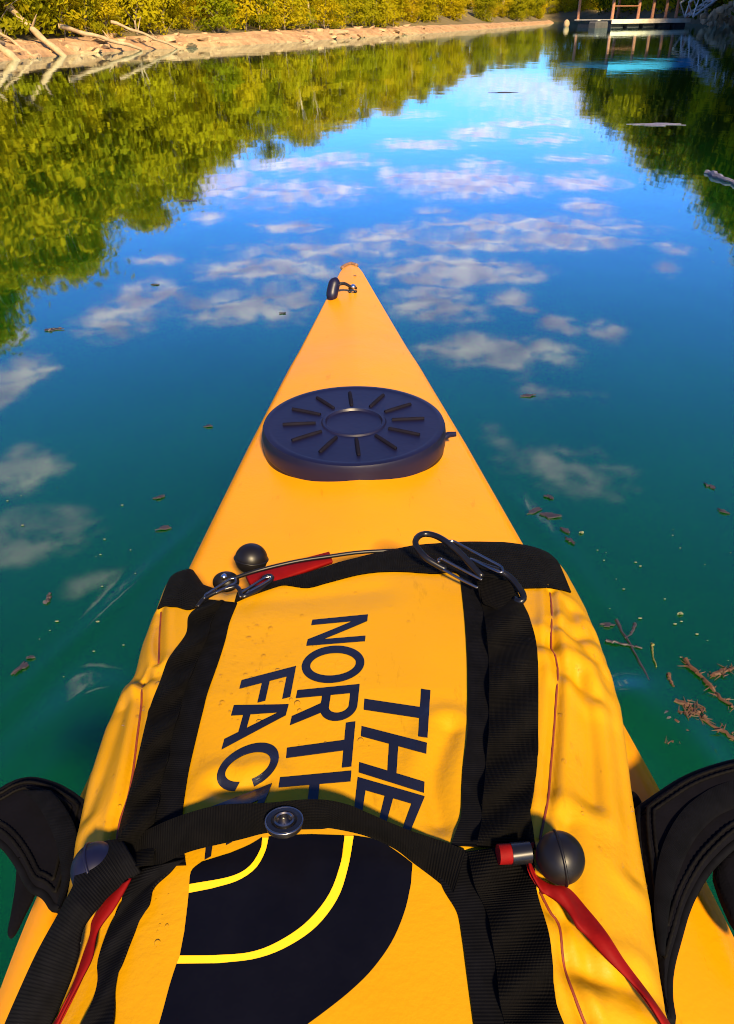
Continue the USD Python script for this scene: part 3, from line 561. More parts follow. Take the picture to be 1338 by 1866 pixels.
PL = [(293, 1112), (290, 1160), (290, 1212)]; PL2 = [(262, 1240), (257, 1290), (250, 1340), (242, 1400), (232, 1450), (218, 1490), (210, 1540)]
_c = [march(bag_z, *np.array(resample(q, 24)).T) for q in (PR, PR2, PL, PL2)]
CREASE = [(c[:, :2], .0035, .0035) for c in _c]; bake_relief()
CREASE.append((march(bag_z, *np.array(resample([(690, 1075), (560, 1090), (450, 1096)], 14)).T)[:, :2], .0010, .012))
for q in ([(1017, 1215), (1060, 1245), (1085, 1270)], [(1003, 1180), (970, 1165)], [(1030, 1150), (1085, 1165)], [(262, 1240), (225, 1232), (205, 1262)], [(1040, 1760), (1100, 1790), (1170, 1800)], [(1030, 1500), (1045, 1640), (1070, 1760)], [(225, 1290), (190, 1400), (160, 1480)], [(1055, 1230), (1075, 1330), (1082, 1460)], [(1104, 1235), (1130, 1400), (1155, 1590)], [(1040, 1110), (1052, 1160), (1080, 1200)], [(240, 1200), (252, 1225), (280, 1235)], [(470, 1430), (440, 1440), (400, 1436)], [(820, 1330), (790, 1420), (800, 1500)]):
    CREASE.append((march(bag_z, *np.array(resample(q, 14)).T)[:, :2], .0035, .0065))
bake_relief()
bag = thing('duffel_bag', 'yellow laminated duffel bag with black straps lying on the kayak deck', 'bag', (0, 0, 0))
nt = 190; rows = []
th = np.linspace(-1, 1, nt); th = np.sign(th) * (1 - (1 - np.abs(th)) ** 1.9)
vv = np.r_[.09 * np.linspace(0, 1, 18) ** 2, np.linspace(.095, .90, 190), .90 + .0998 * (1 - (1 - np.linspace(0, 1, 34)[1:]) ** 2.2)]
for v in vv:
    y = np.full(nt, SN + (.66 - SN) * v)
    for _ in range(12):
        l, r = WLf(y), WRf(y); x = (l + r) / 2 + (r - l) / 2 * th * .9999; y = SN + .0003 + (np.interp(x, *SF) - SN - .0006) * v
    rows.append(np.c_[x, y, bag_z(x, y)])
G = np.array(rows); G[..., 2] = np.maximum(G[..., 2], ZM - .03)
top = grid_mesh(G[:, ::-1], len(G), nt)
def skirt(loop, z1, inset):
    c = loop.mean(0); lo = loop.copy(); lo[:, :2] = c[:2] + (loop[:, :2] - c[:2]) * inset; lo[:, 2] = z1
    mid = (loop + lo) / 2; mid[:, :2] = c[:2] + (loop[:, :2] - c[:2]) * (1 + (inset - 1) * .3)
    return grid_mesh(np.stack([loop, mid, lo]), 3, len(loop))
loop = np.vstack([G[:, 0], G[-1, 1:], G[::-1, -1][1:], G[0, ::-1][1:]])
sk = skirt(loop, .225, .95); 
body = cat_m([top, sk]); body.merge_vertices(); body.fix_normals()
if body.face_normals[body.triangles_center[:, 2].argmax()][2] < 0: body.invert()
obj('body', body, 'bag_laminate', bag, smooth=50)

def decal(poly, mat_, name, parent, lift=.0007, F=bag_z, edge=16, base=-.0006):
    p = Polygon(poly).buffer(0); m = trimesh.creation.extrude_polygon(p, 1.0, engine='earcut')
    v, f = trimesh.remesh.subdivide_to_size(m.vertices, m.faces, edge, max_iter=12)
    P = march(F, v[:, 0], v[:, 1], 0.0); P[:, 2] += np.where(v[:, 2] > .5, lift, base)
    return obj(name, trimesh.Trimesh(P, f, process=False), mat_, parent, smooth=False)
def chaikin(P, n=2):
    P = np.asarray(P, float)
    for _ in range(n):
        Q = np.roll(P, -1, 0); P = np.stack([.75 * P + .25 * Q, .25 * P + .75 * Q], 1).reshape(-1, 2)
    return P
def curve(*pts, n=20): return [tuple(q) for q in resample(pts, n)]
# logo: three black quarter bands with yellow lines between
logo = [curve((345, 1612), (349, 1588), (368, 1572), n=8) + curve((420, 1556), (455, 1541), (478, 1527), n=6) + curve((476, 1545), (456, 1578), (420, 1598), (345, 1612), n=14)[:-1],
 curve((490, 1526), (560, 1522), (628, 1524), n=8) + curve((622, 1570), (600, 1630), (560, 1680), (510, 1715), (460, 1735), (400, 1741), (328, 1742), n=26) + curve((336, 1700), (342, 1650), (344, 1629), n=5) + curve((385, 1621), (432, 1607), (465, 1585), (483, 1555), (490, 1527), n=14)[:-1],
 curve((645, 1524), (690, 1533), (730, 1558), (752, 1575), n=10) + curve((749, 1612), (738, 1660), (715, 1715), (680, 1765), (640, 1805), (590, 1845), (535, 1885), (520, 1897), n=28) + [(282, 1897)] + curve((298, 1840), (310, 1795), (322, 1758), n=5) + curve((400, 1757), (465, 1749), (520, 1729), (575, 1692), (615, 1640), (634, 1585), (645, 1526), n=26)[:-1]]
lg = thing_logo = None
for p in logo: decal(p, 'logo_black', 'logo_band', bag)
yl = [curve((478, 1527), (476, 1545), (456, 1578), (420, 1598), (345, 1612), n=16) + curve((344, 1629), (385, 1621), (432, 1607), (465, 1585), (483, 1555), (490, 1527), n=16),
      curve((628, 1524), (622, 1570), (600, 1630), (560, 1680), (510, 1715), (460, 1735), (400, 1741), (328, 1742), n=28) + curve((322, 1757), (400, 1757), (465, 1749), (520, 1729), (575, 1692), (615, 1640), (634, 1585), (645, 1524), n=28)]
for p in yl: decal(p, 'print_yellow', 'logo_line', bag, lift=.0004)
# lettering
def q(*c): return [(380 + .3513 * x, 1100 + .3513 * y) for x, y in c]
LET = [('T', q((816, 403), (800, 645), (1137, 697), (1152, 452))), ('H', q((795, 638), (780, 877), (1118, 983), (1134, 725))), ('E', q((775, 903), (752, 1110), (1042, 1196), (1122, 1003))),
 ('N', q((540, 86), (508, 220), (812, 196), (828, 58))), ('O', q((500, 226), (470, 420), (800, 405), (818, 216))), ('R', q((462, 452), (423, 632), (765, 608), (785, 420))), ('T', q((416, 664), (395, 890), (742, 846), (763, 614))), ('H', q((372, 905), (335, 1140), (722, 1120), (742, 870))),
 ('F', q((172, 400), (130, 560), (425, 485), (455, 326))), ('A', q((132, 530), (68, 758), (378, 665), (440, 440))), ('C', q((62, 775), (28, 1000), (345, 925), (385, 690))), ('E', q((5, 1060), (-20, 1330), (222, 1200), (330, 936)))]
from shapely.geometry import box as sbox, Point
from shapely import affinity
from shapely.ops import unary_union
def glyph(ch):
    t = .15; ell = lambda cx, cy, rx, ry: affinity.translate(affinity.scale(Point(0, 0).buffer(1, 32), rx, ry), cx, cy)
    if ch == 'T': g = [sbox(0, 1 - t * .95, .66, 1), sbox(.33 - t / 2, 0, .33 + t / 2, 1)]
    elif ch == 'H': g = [sbox(0, 0, t, 1), sbox(.70 - t, 0, .70, 1), sbox(0, .43, .70, .57)]
    elif ch == 'E': g = [sbox(0, 0, t, 1), sbox(0, 0, .58, t * .93), sbox(0, .44, .54, .57), sbox(0, 1 - t * .93, .58, 1)]
    elif ch == 'F': g = [sbox(0, 0, t, 1), sbox(0, .41, .51, .55), sbox(0, 1 - t * .95, .56, 1)]
    elif ch == 'N': g = [sbox(0, 0, t * .95, 1), sbox(.72 - t * .95, 0, .72, 1), Polygon([(0, 1), (t * 1.15, 1), (.72, 0), (.72 - t * 1.15, 0)])]
    elif ch == 'O': g = [ell(.4, .5, .4, .5).difference(ell(.4, .5, .4 - t * 1.02, .5 - t * .9))]
    elif ch == 'C': g = [ell(.4, .5, .4, .5).difference(ell(.4, .5, .4 - t * 1.02, .5 - t * .9)).difference(Polygon([(.40, .5), (1.2, .83), (1.2, .17)]))]
    elif ch == 'R':
        o = unary_union([sbox(0, .42, .38, 1), ell(.38, .71, .28, .29)]); i = unary_union([sbox(t, .42 + t * .9, .38, 1 - t * .9), ell(.38, .71, .28 - t, .29 - t * .9)])
        g = [sbox(0, 0, t, 1), o.difference(i), Polygon([(.27, .48), (.45, .50), (.68, 0), (.51, 0)])]
    else:
        o = Polygon([(0, 0), (.275, 1), (.455, 1), (.73, 0)]); g = [o.difference(Polygon([(.165, -.01), (.565, -.01), (.365, .86)])), o.intersection(sbox(0, .22, 1, .35))]
    return trimesh.creation.extrude_polygon(unary_union(g).buffer(0), 1.0, engine='earcut')
for ch, Q in LET:
    m = glyph(ch); v, f = trimesh.remesh.subdivide_to_size(m.vertices, m.faces, .07, max_iter=12)
    lo, hi = v.min(0), v.max(0); a, b = (v[:, 0] - lo[0]) / (hi[0] - lo[0]), (v[:, 1] - lo[1]) / (hi[1] - lo[1])
    BL, BR, TR, TL = map(np.array, Q)
    P2 = (1 - a)[:, None] * (1 - b)[:, None] * BL + a[:, None] * (1 - b)[:, None] * BR + a[:, None] * b[:, None] * TR + (1 - a)[:, None] * b[:, None] * TL
    P = march(bag_z, P2[:, 0], P2[:, 1]); P[:, 2] += np.where(v[:, 2] > .5, .0007, -.0006)
    obj('letter', trimesh.Trimesh(P, f, process=False), 'print_black', bag, smooth=False)

def ribbon(L, R_, n, m, F, lift, thick, crown=0.0, closed_ends=True):
    """a band between two edges traced on the photograph, laid on F; lift: number, or f(t along, c across)"""
    L, R_ = resample(L, n), resample(R_, n); c = np.linspace(0, 1, m); t = np.linspace(0, 1, n)
    P2 = L[:, None] * (1 - c)[None, :, None] + R_[:, None] * c[None, :, None]
    lf = lift(t[:, None], c[None, :]) if callable(lift) else np.full((n, m), lift)
    lf = lf + crown * (1 - (2 * c - 1) ** 2)[None, :]
    P = march(F, P2[..., 0].ravel(), P2[..., 1].ravel(), lf.ravel()).reshape(n, m, 3)
    return slab(P, thick)
def slab(P, thick):
    n, m = P.shape[:2]
    du, dv = np.gradient(P, axis=0), np.gradient(P, axis=1); N = np.cross(du, dv); N /= np.maximum(np.linalg.norm(N, axis=2, keepdims=True), 1e-12)
    if N[..., 2].mean() < 0: N = -N
    B = P - N * thick
    ring = np.concatenate([P, B[:, ::-1]], 1); V = np.concatenate([ring, ring[:, :1]], 1)
    acr = np.linalg.norm(np.diff(P[n // 2], axis=0), axis=1).sum(); alg = np.r_[0, np.cumsum(np.linalg.norm(np.diff(P[:, m // 2], axis=0), axis=1))]
    c = np.linspace(0, 1, m); uu = np.r_[c, c[::-1], 0]; uv = np.stack(np.broadcast_arrays(uu[None, :], alg[:, None]), -1).reshape(-1, 2)
    mesh = grid_mesh(V, n, 2 * m + 1)
    caps = []
    for i in (0, n - 1):
        o = i * (2 * m + 1)
        for j in range(m - 1):
            a, b, d, e = o + j, o + j + 1, o + 2 * m - 1 - j, o + 2 * m - 2 - j
            caps += [(a, b, e), (a, e, d)]
    mesh = trimesh.Trimesh(mesh.vertices, np.vstack([mesh.faces, caps]), process=False)
    if mesh.volume < 0: mesh.invert()
    return mesh, uv
def strap(name, mat_, parent, *a, label=None, cat=None, **k):
    m, uv = ribbon(*a, **k); return obj(name, m, mat_, parent, smooth=True, uv=uv, label=label, cat=cat)
RIP = lambda amp, f, ph=0: (lambda t, c: .0026 + amp * (np.sin(t * f + ph + 2.2 * c) ** 2) + .0006 * np.sin(t * f * 2.3 + 5 * c))
# flat bands along the bag and the looped daisy chains on them
SL = [(380, 1092), (345, 1120), (339, 1154), (315, 1188), (304, 1206), (292, 1240), (270, 1300), (243, 1414), (218, 1505), (214, 1541), (206, 1580)]
SLR = [(432, 1098), (418, 1132), (410, 1165), (397, 1206), (378, 1259), (370, 1290), (360, 1330), (341, 1413), (331, 1484), (332, 1530), (338, 1575)]
mid = lambda A, B, f: [tuple(np.array(a) * (1 - f) + np.array(b) * f) for a, b in zip(resample(A, 40), resample(B, 40))]
strap('side_band', 'webbing_fine', bag, mid(SL, SLR, .45), SLR, 90, 9, bag_z, .0022, .0016)
strap('daisy_chain', 'webbing_black', bag, SL, mid(SL, SLR, .56), 150, 12, bag_z, RIP(.0085, 19), .0016, crown=.002)
SL2 = [(215, 1590), (222, 1640), (196, 1695), (178, 1750), (177, 1790), (165, 1832), (140, 1880)]; SL2R = [(338, 1566), (281, 1612), (271, 1650), (250, 1686), (230, 1730), (213, 1787), (202, 1880)]
strap('side_band', 'webbing_fine', bag, SL2, SL2R, 70, 9, bag_z, RIP(.004, 9), .0018)
SR = [(838, 1038), (842, 1071), (849, 1140), (853, 1225), (852, 1330), (844, 1409), (841, 1481), (831, 1514), (822, 1540)]
SRR = [(925, 1040), (954, 1100), (967, 1130), (980, 1192), (981, 1330), (978, 1407), (967, 1469), (972, 1510), (976, 1545)]
strap('side_band', 'webbing_fine', bag, SR, mid(SR, SRR, .5), 90, 9, bag_z, .0022, .0016)
strap('daisy_chain', 'webbing_black', bag, mid(SR, SRR, .30), SRR, 150, 12, bag_z, RIP(.0085, 17, .6), .0016, crown=.002)
SR2 = [(790, 1560), (807, 1616), (834, 1663), (844, 1714), (852, 1774), (866, 1880)]; SR2R = [(972, 1535), (978, 1619), (996, 1684), (1007, 1746), (1012, 1819), (1034, 1880)]
strap('side_band', 'webbing_fine', bag, SR2, mid(SR2, SR2R, .42), 70, 8, bag_z, .0022, .0016)
strap('daisy_chain', 'webbing_black', bag, mid(SR2, SR2R, .34), SR2R, 90, 12, bag_z, RIP(.007, 10), .0016, crown=.002)
# binding at the far end of the bag: over the top edge and down the end face
def over_end(P2, n, down, lift=.0022, wide=10):
    I = march(bag_z, *resample(P2, n).T); rows = []
    for p in I:
        x = p[0]; sf = float(np.interp(x, *SF)); yy_ = np.linspace(p[1], sf - .0006, wide); r = []
        for y in yy_:
            xx_ = np.clip(x, WLf(y) + .0008, WRf(y) - .0008)
            r.append((xx_, y, float(bag_z(xx_, min(y, float(np.interp(xx_, *SF)) - .0005))) + lift))
        r.append((r[-1][0], sf + lift, ZM + .01)); r.append((r[-1][0], sf + lift * .9, ZM - down)); rows.append(r)
    return slab(np.array(rows), .0016)
m_, uv_ = over_end([(428, 1100), (455, 1088), (500, 1072), (520, 1068), (560, 1073), (600, 1063), (660, 1048), (720, 1043), (790, 1047), (830, 1045), (850, 1062), (900, 1072), (950, 1074), (1000, 1073), (1028, 1078), (1041, 1082)], 120, .045)
obj('end_binding', m_, 'webbing_black', bag, smooth=True, uv=np.c_[uv_[:, 0], uv_[:, 1]])
m_, uv_ = over_end([(287, 1112), (300, 1108), (320, 1108), (345, 1113), (378, 1100)], 40, .02)
obj('end_binding', m_, 'webbing_black', bag, smooth=True, uv=uv_)
# grab handle arching across, with its snap
HT = [(196, 1552), (212, 1542), (276, 1508), (332, 1485), (402, 1467), (486, 1463), (553, 1457), (597, 1458), (637, 1467), (670, 1481), (741, 1511), (819, 1537), (850, 1550)]
HB = [(190, 1625), (205, 1617), (250, 1593), (300, 1572), (350, 1551), (435, 1531), (482, 1519), (530, 1513), (587, 1511), (604, 1510), (664, 1523), (717, 1546), (753, 1573), (807, 1615), (822, 1640)]
arch = lambda t, c: .004 + .020 * np.sin(np.pi * np.clip((t - .1) / .8, 0, 1)) ** .8 - .004 * c
strap('grab_handle', 'webbing_black', bag, HT, HB, 110, 11, bag_z, arch, .003, crown=.0035)
sp = march(bag_z, 518, 1497, .0285)[0]; a = np.arange(36) / 36 * 2 * np.pi
nz = np.array([0, .22, 1.0]); nz /= np.linalg.norm(nz); ax = np.cross([0, 1, 0], nz); ax /= np.linalg.norm(ax); ay = np.cross(nz, ax)
def disc(prof, n=40):
    b = np.r_[np.arange(n) / n * 2 * np.pi, 0]
    return grid_mesh(np.array([[sp + ax * r * math.cos(t) + ay * r * math.sin(t) + nz * z for t in b] for r, z in prof]), len(prof), n + 1)
snap = obj('snap_button', disc([(.0118, -.003), (.0122, -.0005), (.0112, .0012), (.0085, .0014), (.0075, .0006), (.0068, .0004)]), 'black_metal', bag, smooth=40)
obj('snap_ring', disc([(.0068, -.001), (.0066, .0020), (.0056, .0026), (.0048, .0018), (.0046, -.002), (.0005, -.0022)]), 'wire_steel', snap, smooth=40)
obj('snap_rim', tube(np.array([sp + ax * .0119 * math.cos(t) + ay * .0119 * math.sin(t) + nz * .0006 for t in a]), .0008, 6, closed=True), 'wire_steel', snap, smooth=True)
# seams
for c in _c: 
    P = c.copy(); P[:, 2] = bag_z(P[:, 0], P[:, 1]) + .0004; obj('seam', tube(P, .0010, 6), 'seam_red', bag, smooth=True)
# shoulder straps: padded, beside the bag
def pad(name, poly, z0, zx_, thick, mat_, bind=True, r=.006):
    poly = np.array(Polygon(chaikin(poly, 2)).buffer(0).exterior.coords)[:-1]
    m = trimesh.creation.extrude_polygon(Polygon(poly), 1.0, engine='earcut'); v, f = trimesh.remesh.subdivide_to_size(m.vertices, m.faces, 14, max_iter=12)
    pg = Polygon(poly); import shapely
    dist = shapely.distance(shapely.boundary(pg), shapely.points(v[:, :2]))
    def place(p2): 
        b = on_plane(p2[:, 0], p2[:, 1], z0); return on_plane(p2[:, 0], p2[:, 1], (z0 + zx_ * (np.abs(b[:, 0]) - .2))[:, None])
    P = place(v[:, :2]); bulge = np.sqrt(np.clip(dist / 16, 0, 1)); P[:, 2] += np.where(v[:, 2] > .5, thick * .5 * bulge, -thick * (.5 + .5 * bulge))
    P[:, 2] += .003 * (meshkit.fbm(np.c_[P[:, :2] * 22, 0 * P[:, 0]], 3) - .5) * (v[:, 2] > .5)
    t = obj(name, trimesh.Trimesh(P, f, process=False), mat_, bag, smooth=50)
    if bind:
        for ins in (13, 24):
            gq = pg.buffer(-ins)
            if gq.is_empty: continue
            gq = max(getattr(gq, 'geoms', [gq]), key=lambda h: h.area); L_ = resample(np.array(gq.exterior.coords), 160, False)[:-1]; Pq = place(L_); Pq[:, 2] += thick * .5 * math.sqrt(min(1, ins / 16)) + .0006
            obj('stitch_line', tube(Pq, .0011 + .0005 * (np.arange(len(Pq)) % 2), 5, closed=True), 'webbing_black', t, smooth=True)
        E_ = place(resample(np.vstack([poly, poly[:1]]), 120, False)[:-1]); obj('edge_binding', tube(E_, .0035, 7, closed=True), 'webbing_fine', t, smooth=True)
    return t
pad('shoulder_strap', [(-70, 1500), (-40, 1462), (0, 1445), (22, 1430), (55, 1421), (91, 1429), (119, 1441), (162, 1473), (154, 1500), (142, 1549), (124, 1630), (104, 1664), (84, 1628), (58, 1622), (34, 1570), (0, 1530), (-50, 1520)], .272, -.25, .016, 'pad_black')
pad('strap_tail', [(30, 1560), (62, 1600), (66, 1622), (44, 1664), (24, 1706), (11, 1706), (20, 1664), (29, 1605)], .262, -.2, .007, 'pad_black', False)
pad('shoulder_strap', [(1158, 1482), (1180, 1466), (1207, 1447), (1244, 1422), (1288, 1404), (1345, 1388), (1420, 1380), (1420, 1500), (1345, 1530), (1306, 1566), (1282, 1593), (1251, 1648), (1233, 1712), (1219, 1761), (1215, 1812), (1226, 1870), (1206, 1850), (1195, 1760), (1180, 1660)], .275, -.2, .018, 'pad_black')
pad('strap_tail', [(1296, 1576), (1345, 1535), (1420, 1520), (1420, 1760), (1345, 1700), (1312, 1630)], .255, -.1, .012, 'pad_black', False)
for L_, R2 in (([(1345, 1418), (1290, 1440), (1240, 1482), (1205, 1550), (1192, 1640), (1200, 1740)], [(1345, 1470), (1305, 1490), (1268, 1528), (1240, 1585), (1222, 1650), (1212, 1742)]), ([(40, 1440), (70, 1470), (100, 1530), (112, 1600), (104, 1650)], [(92, 1440), (118, 1470), (140, 1520), (132, 1590), (112, 1655)])):
    m_, uv_ = ribbon(L_, R2, 60, 9, lambda x, y: .275 - .22 * (np.abs(x) - .2), .013, .0025, crown=.0015)
    obj('strap_webbing', m_, 'webbing_fine', bag, smooth=True, uv=uv_)
pad('strap_anchor', [(1146, 1440), (1160, 1444), (1172, 1464), (1168, 1480), (1152, 1484)], .262, 0, .010, 'pad_black', False)
m_, uv_ = ribbon([(222, 1528), (186, 1534), (160, 1552), (138, 1590), (132, 1615), (119, 1640), (104, 1668), (66, 1737), (28, 1820), (0, 1885)], [(258, 1590), (244, 1598), (222, 1614), (193, 1640), (163, 1676), (150, 1701), (144, 1742), (130, 1787), (105, 1848), (90, 1885)], 90, 10, lambda x, y: np.full(np.shape(x), .331), lambda t, c: .014 - .05 * np.clip(t - .35, 0, 1) + 0 * c, .004, crown=.006)
obj('side_strap', m_, 'webbing_fine', bag, smooth=True, uv=uv_)

# ------------------------------------------------------------------ bungees, balls, clips
def ball(name, label, c, r, axis, parent_mat='rubber_black', stem=None):
    t = thing(name, label, 'cord ball', c)
    ax_ = np.array(axis, float); ax_ /= np.linalg.norm(ax_); s = trimesh.creation.uv_sphere(r, count=[24, 32]); s.apply_scale((1, 1, .95))
    s.apply_transform(trimesh.geometry.align_vectors([0, 0, 1], ax_)); obj('ball', s, parent_mat, t, smooth=True)
    rg = trimesh.creation.torus(r * 1.0, r * .075, 40, 10); rg.apply_scale((1, 1, .8)); rg.apply_transform(trimesh.geometry.align_vectors([0, 0, 1], ax_)); obj('mould_ridge', rg, parent_mat, t, smooth=True)
    if stem is not None: obj('collar', tube(np.array([ax_ * r * .8, ax_ * r * 1.25]), r * .4, 14), 'black_metal', t, smooth=True)
    return t
bz = on_plane(458, 1018, .305)[0:3]; dpt = lambda px, r: r * np.linalg.norm(on_plane(*px, .3) - CAM) / FOC
ball('cord_ball', 'black ridged rubber ball at the far left corner of the bag', bz, dpt((458, 1018), 29), (.12, .25, 1))
bz2 = march(bag_z, 1021, 1563, .020)[0]; ball('cord_ball', 'large black rubber ball on the right side of the bag, on the red strap', bz2, dpt((1021, 1563), 36), (1, .06, .15))
bz3 = on_plane(178, 1585, .335)[0:3]; ball('cord_ball', 'dark blue rubber ball under the black strap on the left', bz3, dpt((178, 1585), 39), (.95, .35, .3), 'ball_navy')
def flat(name, label, L, R_, F, lift, thick, mat_, cat, n=50, m=7, crown=.002, parent=None):
    mm, uv = ribbon(L, R_, n, m, F, lift, thick, crown=crown); return obj(name, mm, mat_, parent, smooth=True, uv=uv, label=label, cat=cat)
lvl = lambda z: (lambda x, y: np.full(np.shape(x), z))
bung = thing('far_bungee', 'black bungee cord with a red sleeve crossing behind the bag', 'bungee', (0, 0, 0))
flat('red_sleeve', None, [(447, 1046), (490, 1033), (540, 1021), (600, 1005)], [(458, 1068), (502, 1062), (540, 1047), (607, 1024)], lvl(.318), .0, .005, 'red_strap', None, parent=bung)
cd = on_plane(*np.array([(420, 1050), (470, 1034), (540, 1023), (600, 1014), (650, 1007), (700, 1004), (750, 1003), (800, 1006)]).T, .331); cd[:2, 2] -= .004
obj('cord', tube(resample(cd, 40), .0021, 8), 'rubber_black', bung, smooth=True)
fit = thing('deck_fitting', 'small black deck fitting with a bright screw beside the bag corner', 'fitting', (0, 0, 0))
fp = on_plane(412, 1060, .295)[0:3]; e = trimesh.creation.icosphere(3, .0145); e.apply_scale((1.0, .85, .75)); e.apply_translation(fp); obj('fitting_body', e, 'rubber_black', fit, smooth=True)
e = trimesh.creation.icosphere(2, .0038); e.apply_translation(fp + (0, -.006, .011)); obj('screw', e, 'steel', fit, smooth=True)
rt = thing('red_strap', 'red strap with a metal barrel running off the right side of the bag', 'strap')
Fb = lambda x, y: np.maximum(bag_z(x, y), .24)
flat('webbing', None, [(975, 1536), (968, 1560), (975, 1592), (1004, 1612), (1036, 1618), (1070, 1655), (1105, 1698), (1140, 1752), (1185, 1812), (1232, 1880)], [(958, 1540), (962, 1580), (985, 1622), (1012, 1642), (1030, 1658), (1055, 1690), (1095, 1738), (1142, 1784), (1175, 1820), (1216, 1885)], Fb, lambda t, c: .012 - .004 * t + 0 * c, .003, 'red_strap', None, parent=rt, m=8)
b0 = march(bag_z, [908, 931, 966], [1557, 1556, 1554], .016)
obj('barrel', tube(np.array([b0[1], b0[2]]), .0068, 16), 'black_metal', rt, smooth=35); obj('red_end', tube(np.array([b0[0], b0[1]]), .0062, 14), 'red_strap', rt, smooth=35)
flat('red_strap', 'red strap running down between black bands at the lower left', [(222, 1608), (193, 1640), (168, 1676), (163, 1705), (150, 1742), (135, 1787), (112, 1838), (85, 1885)], [(242, 1600), (228, 1625), (208, 1658), (180, 1698), (170, 1745), (150, 1786), (122, 1838), (100, 1885)], lambda x, y: np.maximum(bag_z(x, y), .27), lambda t, c: .010 - .003 * t + 0 * c, .003, 'red_strap', 'strap')

def c7(pts): return np.array([(700 + .3274 * x, 930 + .3274 * y) for x, y in pts])
def c6(pts): return np.array([(270 + .3737 * x, 930 + .3737 * y) for x, y in pts])
def wire(parent, name, pts, z, r, m, n=40, smooth=True, closed=False):
    P2 = resample(np.asarray(pts), n, smooth); zz = np.interp(np.linspace(0, 1, n), np.linspace(0, 1, len(np.atleast_1d(z))), np.atleast_1d(z))
    P = on_plane(P2[:, 0], P2[:, 1], zz[:, None]); return obj(name, tube(P, r, 10, closed), m, parent, smooth=True)
carab = thing('carabiner', 'large black double-gated carabiner clipped to the right strap', 'carabiner')
zt = .3745
wire(carab, 'frame', c7([(545, 370), (500, 320), (440, 255), (380, 200), (310, 152), (250, 132), (205, 136), (178, 162), (180, 200), (230, 262), (290, 300), (345, 330)]), [.362, zt, zt, .360], .0032, 'black_metal')
wire(carab, 'frame', c7([(545, 370), (470, 280), (560, 312), (640, 338), (700, 372), (745, 422), (775, 470), (772, 500), (745, 508), (728, 495)]), [.362, .364, .364, .358, .352], .0032, 'black_metal')
wire(carab, 'gate', c7([(365, 172), (385, 170), (500, 232), (640, 306), (660, 320), (662, 345), (640, 345), (480, 272)]), [.374, .366], .0014, 'wire_steel', smooth=False)
wire(carab, 'gate', c7([(305, 290), (302, 274), (318, 268), (430, 326), (545, 388)]), [.368, .362], .0014, 'wire_steel', smooth=False)
wire(carab, 'gate', c7([(330, 330), (420, 380), (522, 432)]), [.362, .358], .0014, 'wire_steel', smooth=False)
sl = thing('carabiner', 'small black wire-gate carabiner at the far left corner of the bag', 'carabiner')
wire(sl, 'frame', c6([(240, 470), (272, 432), (330, 400), (420, 372), (445, 385), (460, 420), (520, 395), (585, 355), (606, 330), (590, 318), (560, 330)]), [.345, .35, .345], .0022, 'black_metal')
wire(sl, 'gate', c6([(275, 430), (278, 412), (400, 335), (425, 330), (430, 352), (330, 402)]), [.348, .35], .0012, 'wire_steel', smooth=False)
wire(sl, 'gate', c6([(450, 424), (448, 405), (570, 328), (604, 322), (600, 335), (480, 405)]), [.35, .35], .0012, 'wire_steel', smooth=False)
flat('webbing_loop', 'short black webbing loop threaded through the large carabiner', [(876, 1050), (876, 1072), (880, 1098), (894, 1106)], [(936, 1060), (938, 1085), (936, 1118), (932, 1125)], bag_z, lambda t, c: .014 - .010 * t + 0 * c, .003, 'webbing_black', 'strap', n=24, m=10, crown=.004)

# water drops on the bag
dm = []
reg = [(430, 500, 1135, 1175, 26), (380, 560, 1190, 1330, 46), (400, 700, 1080, 1400, 40), (700, 840, 1050, 1180, 18), (1020, 1130, 1130, 1420, 22), (1060, 1200, 1450, 1760, 26), (220, 300, 1180, 1330, 14), (170, 230, 1400, 1560, 12), (270, 330, 1600, 1720, 10)]
ico = trimesh.creation.icosphere(2, 1.0)
for x0, x1, y0, y1, n in reg:
    for _ in range(n):
        px, py = rng.uniform(x0, x1), rng.uniform(y0, y1); p = march(bag_z, px, py)[0]
        if p[2] < .2: continue
        r = .0006 + .0019 * rng.random() ** 2.4; s = ico.copy(); s.apply_scale((r, r * rng.uniform(1, 1.5), r * .34)); s.apply_translation(p + (0, 0, r * .06)); dm.append(s)
obj('water_drops', cat_m(dm), 'drop_water', smooth=True, label='clear water drops beaded on the yellow bag', cat='water drops', kind='stuff')

# ------------------------------------------------------------------ things floating on the water
def leaf_shape(px, py, size, ang, m, label, z=.0022, ratio=.45, seed=0):
    r = np.random.default_rng(int(px * 7 + py)); c = on_plane(px, py, z)[0:3]; n = 18; t = np.linspace(0, 2 * np.pi, n, endpoint=False)
    rr = size * (1 + .30 * r.normal(size=n)) * .8; x = rr * np.cos(t); y = rr * ratio * np.sin(t) * (1 - .4 * np.cos(t) ** 2)
    X = x * math.cos(ang) - y * math.sin(ang); Y = x * math.sin(ang) + y * math.cos(ang); Z = .0008 * np.cos(2 * t + r.uniform(0, 6))
    V = np.vstack([np.c_[X, Y, Z + .0012], np.c_[X, Y, Z - .0012], (0, 0, .0016), (0, 0, -.0016)]); F = []
    for i in range(n):
        j = (i + 1) % n; F += [(i, j, 2 * n), (n + j, n + i, 2 * n + 1), (i, n + i, n + j), (i, n + j, j)]
    V += c; obj('floating_leaf', trimesh.Trimesh(V, F, process=False), m, smooth=40, label=label, cat='leaf')
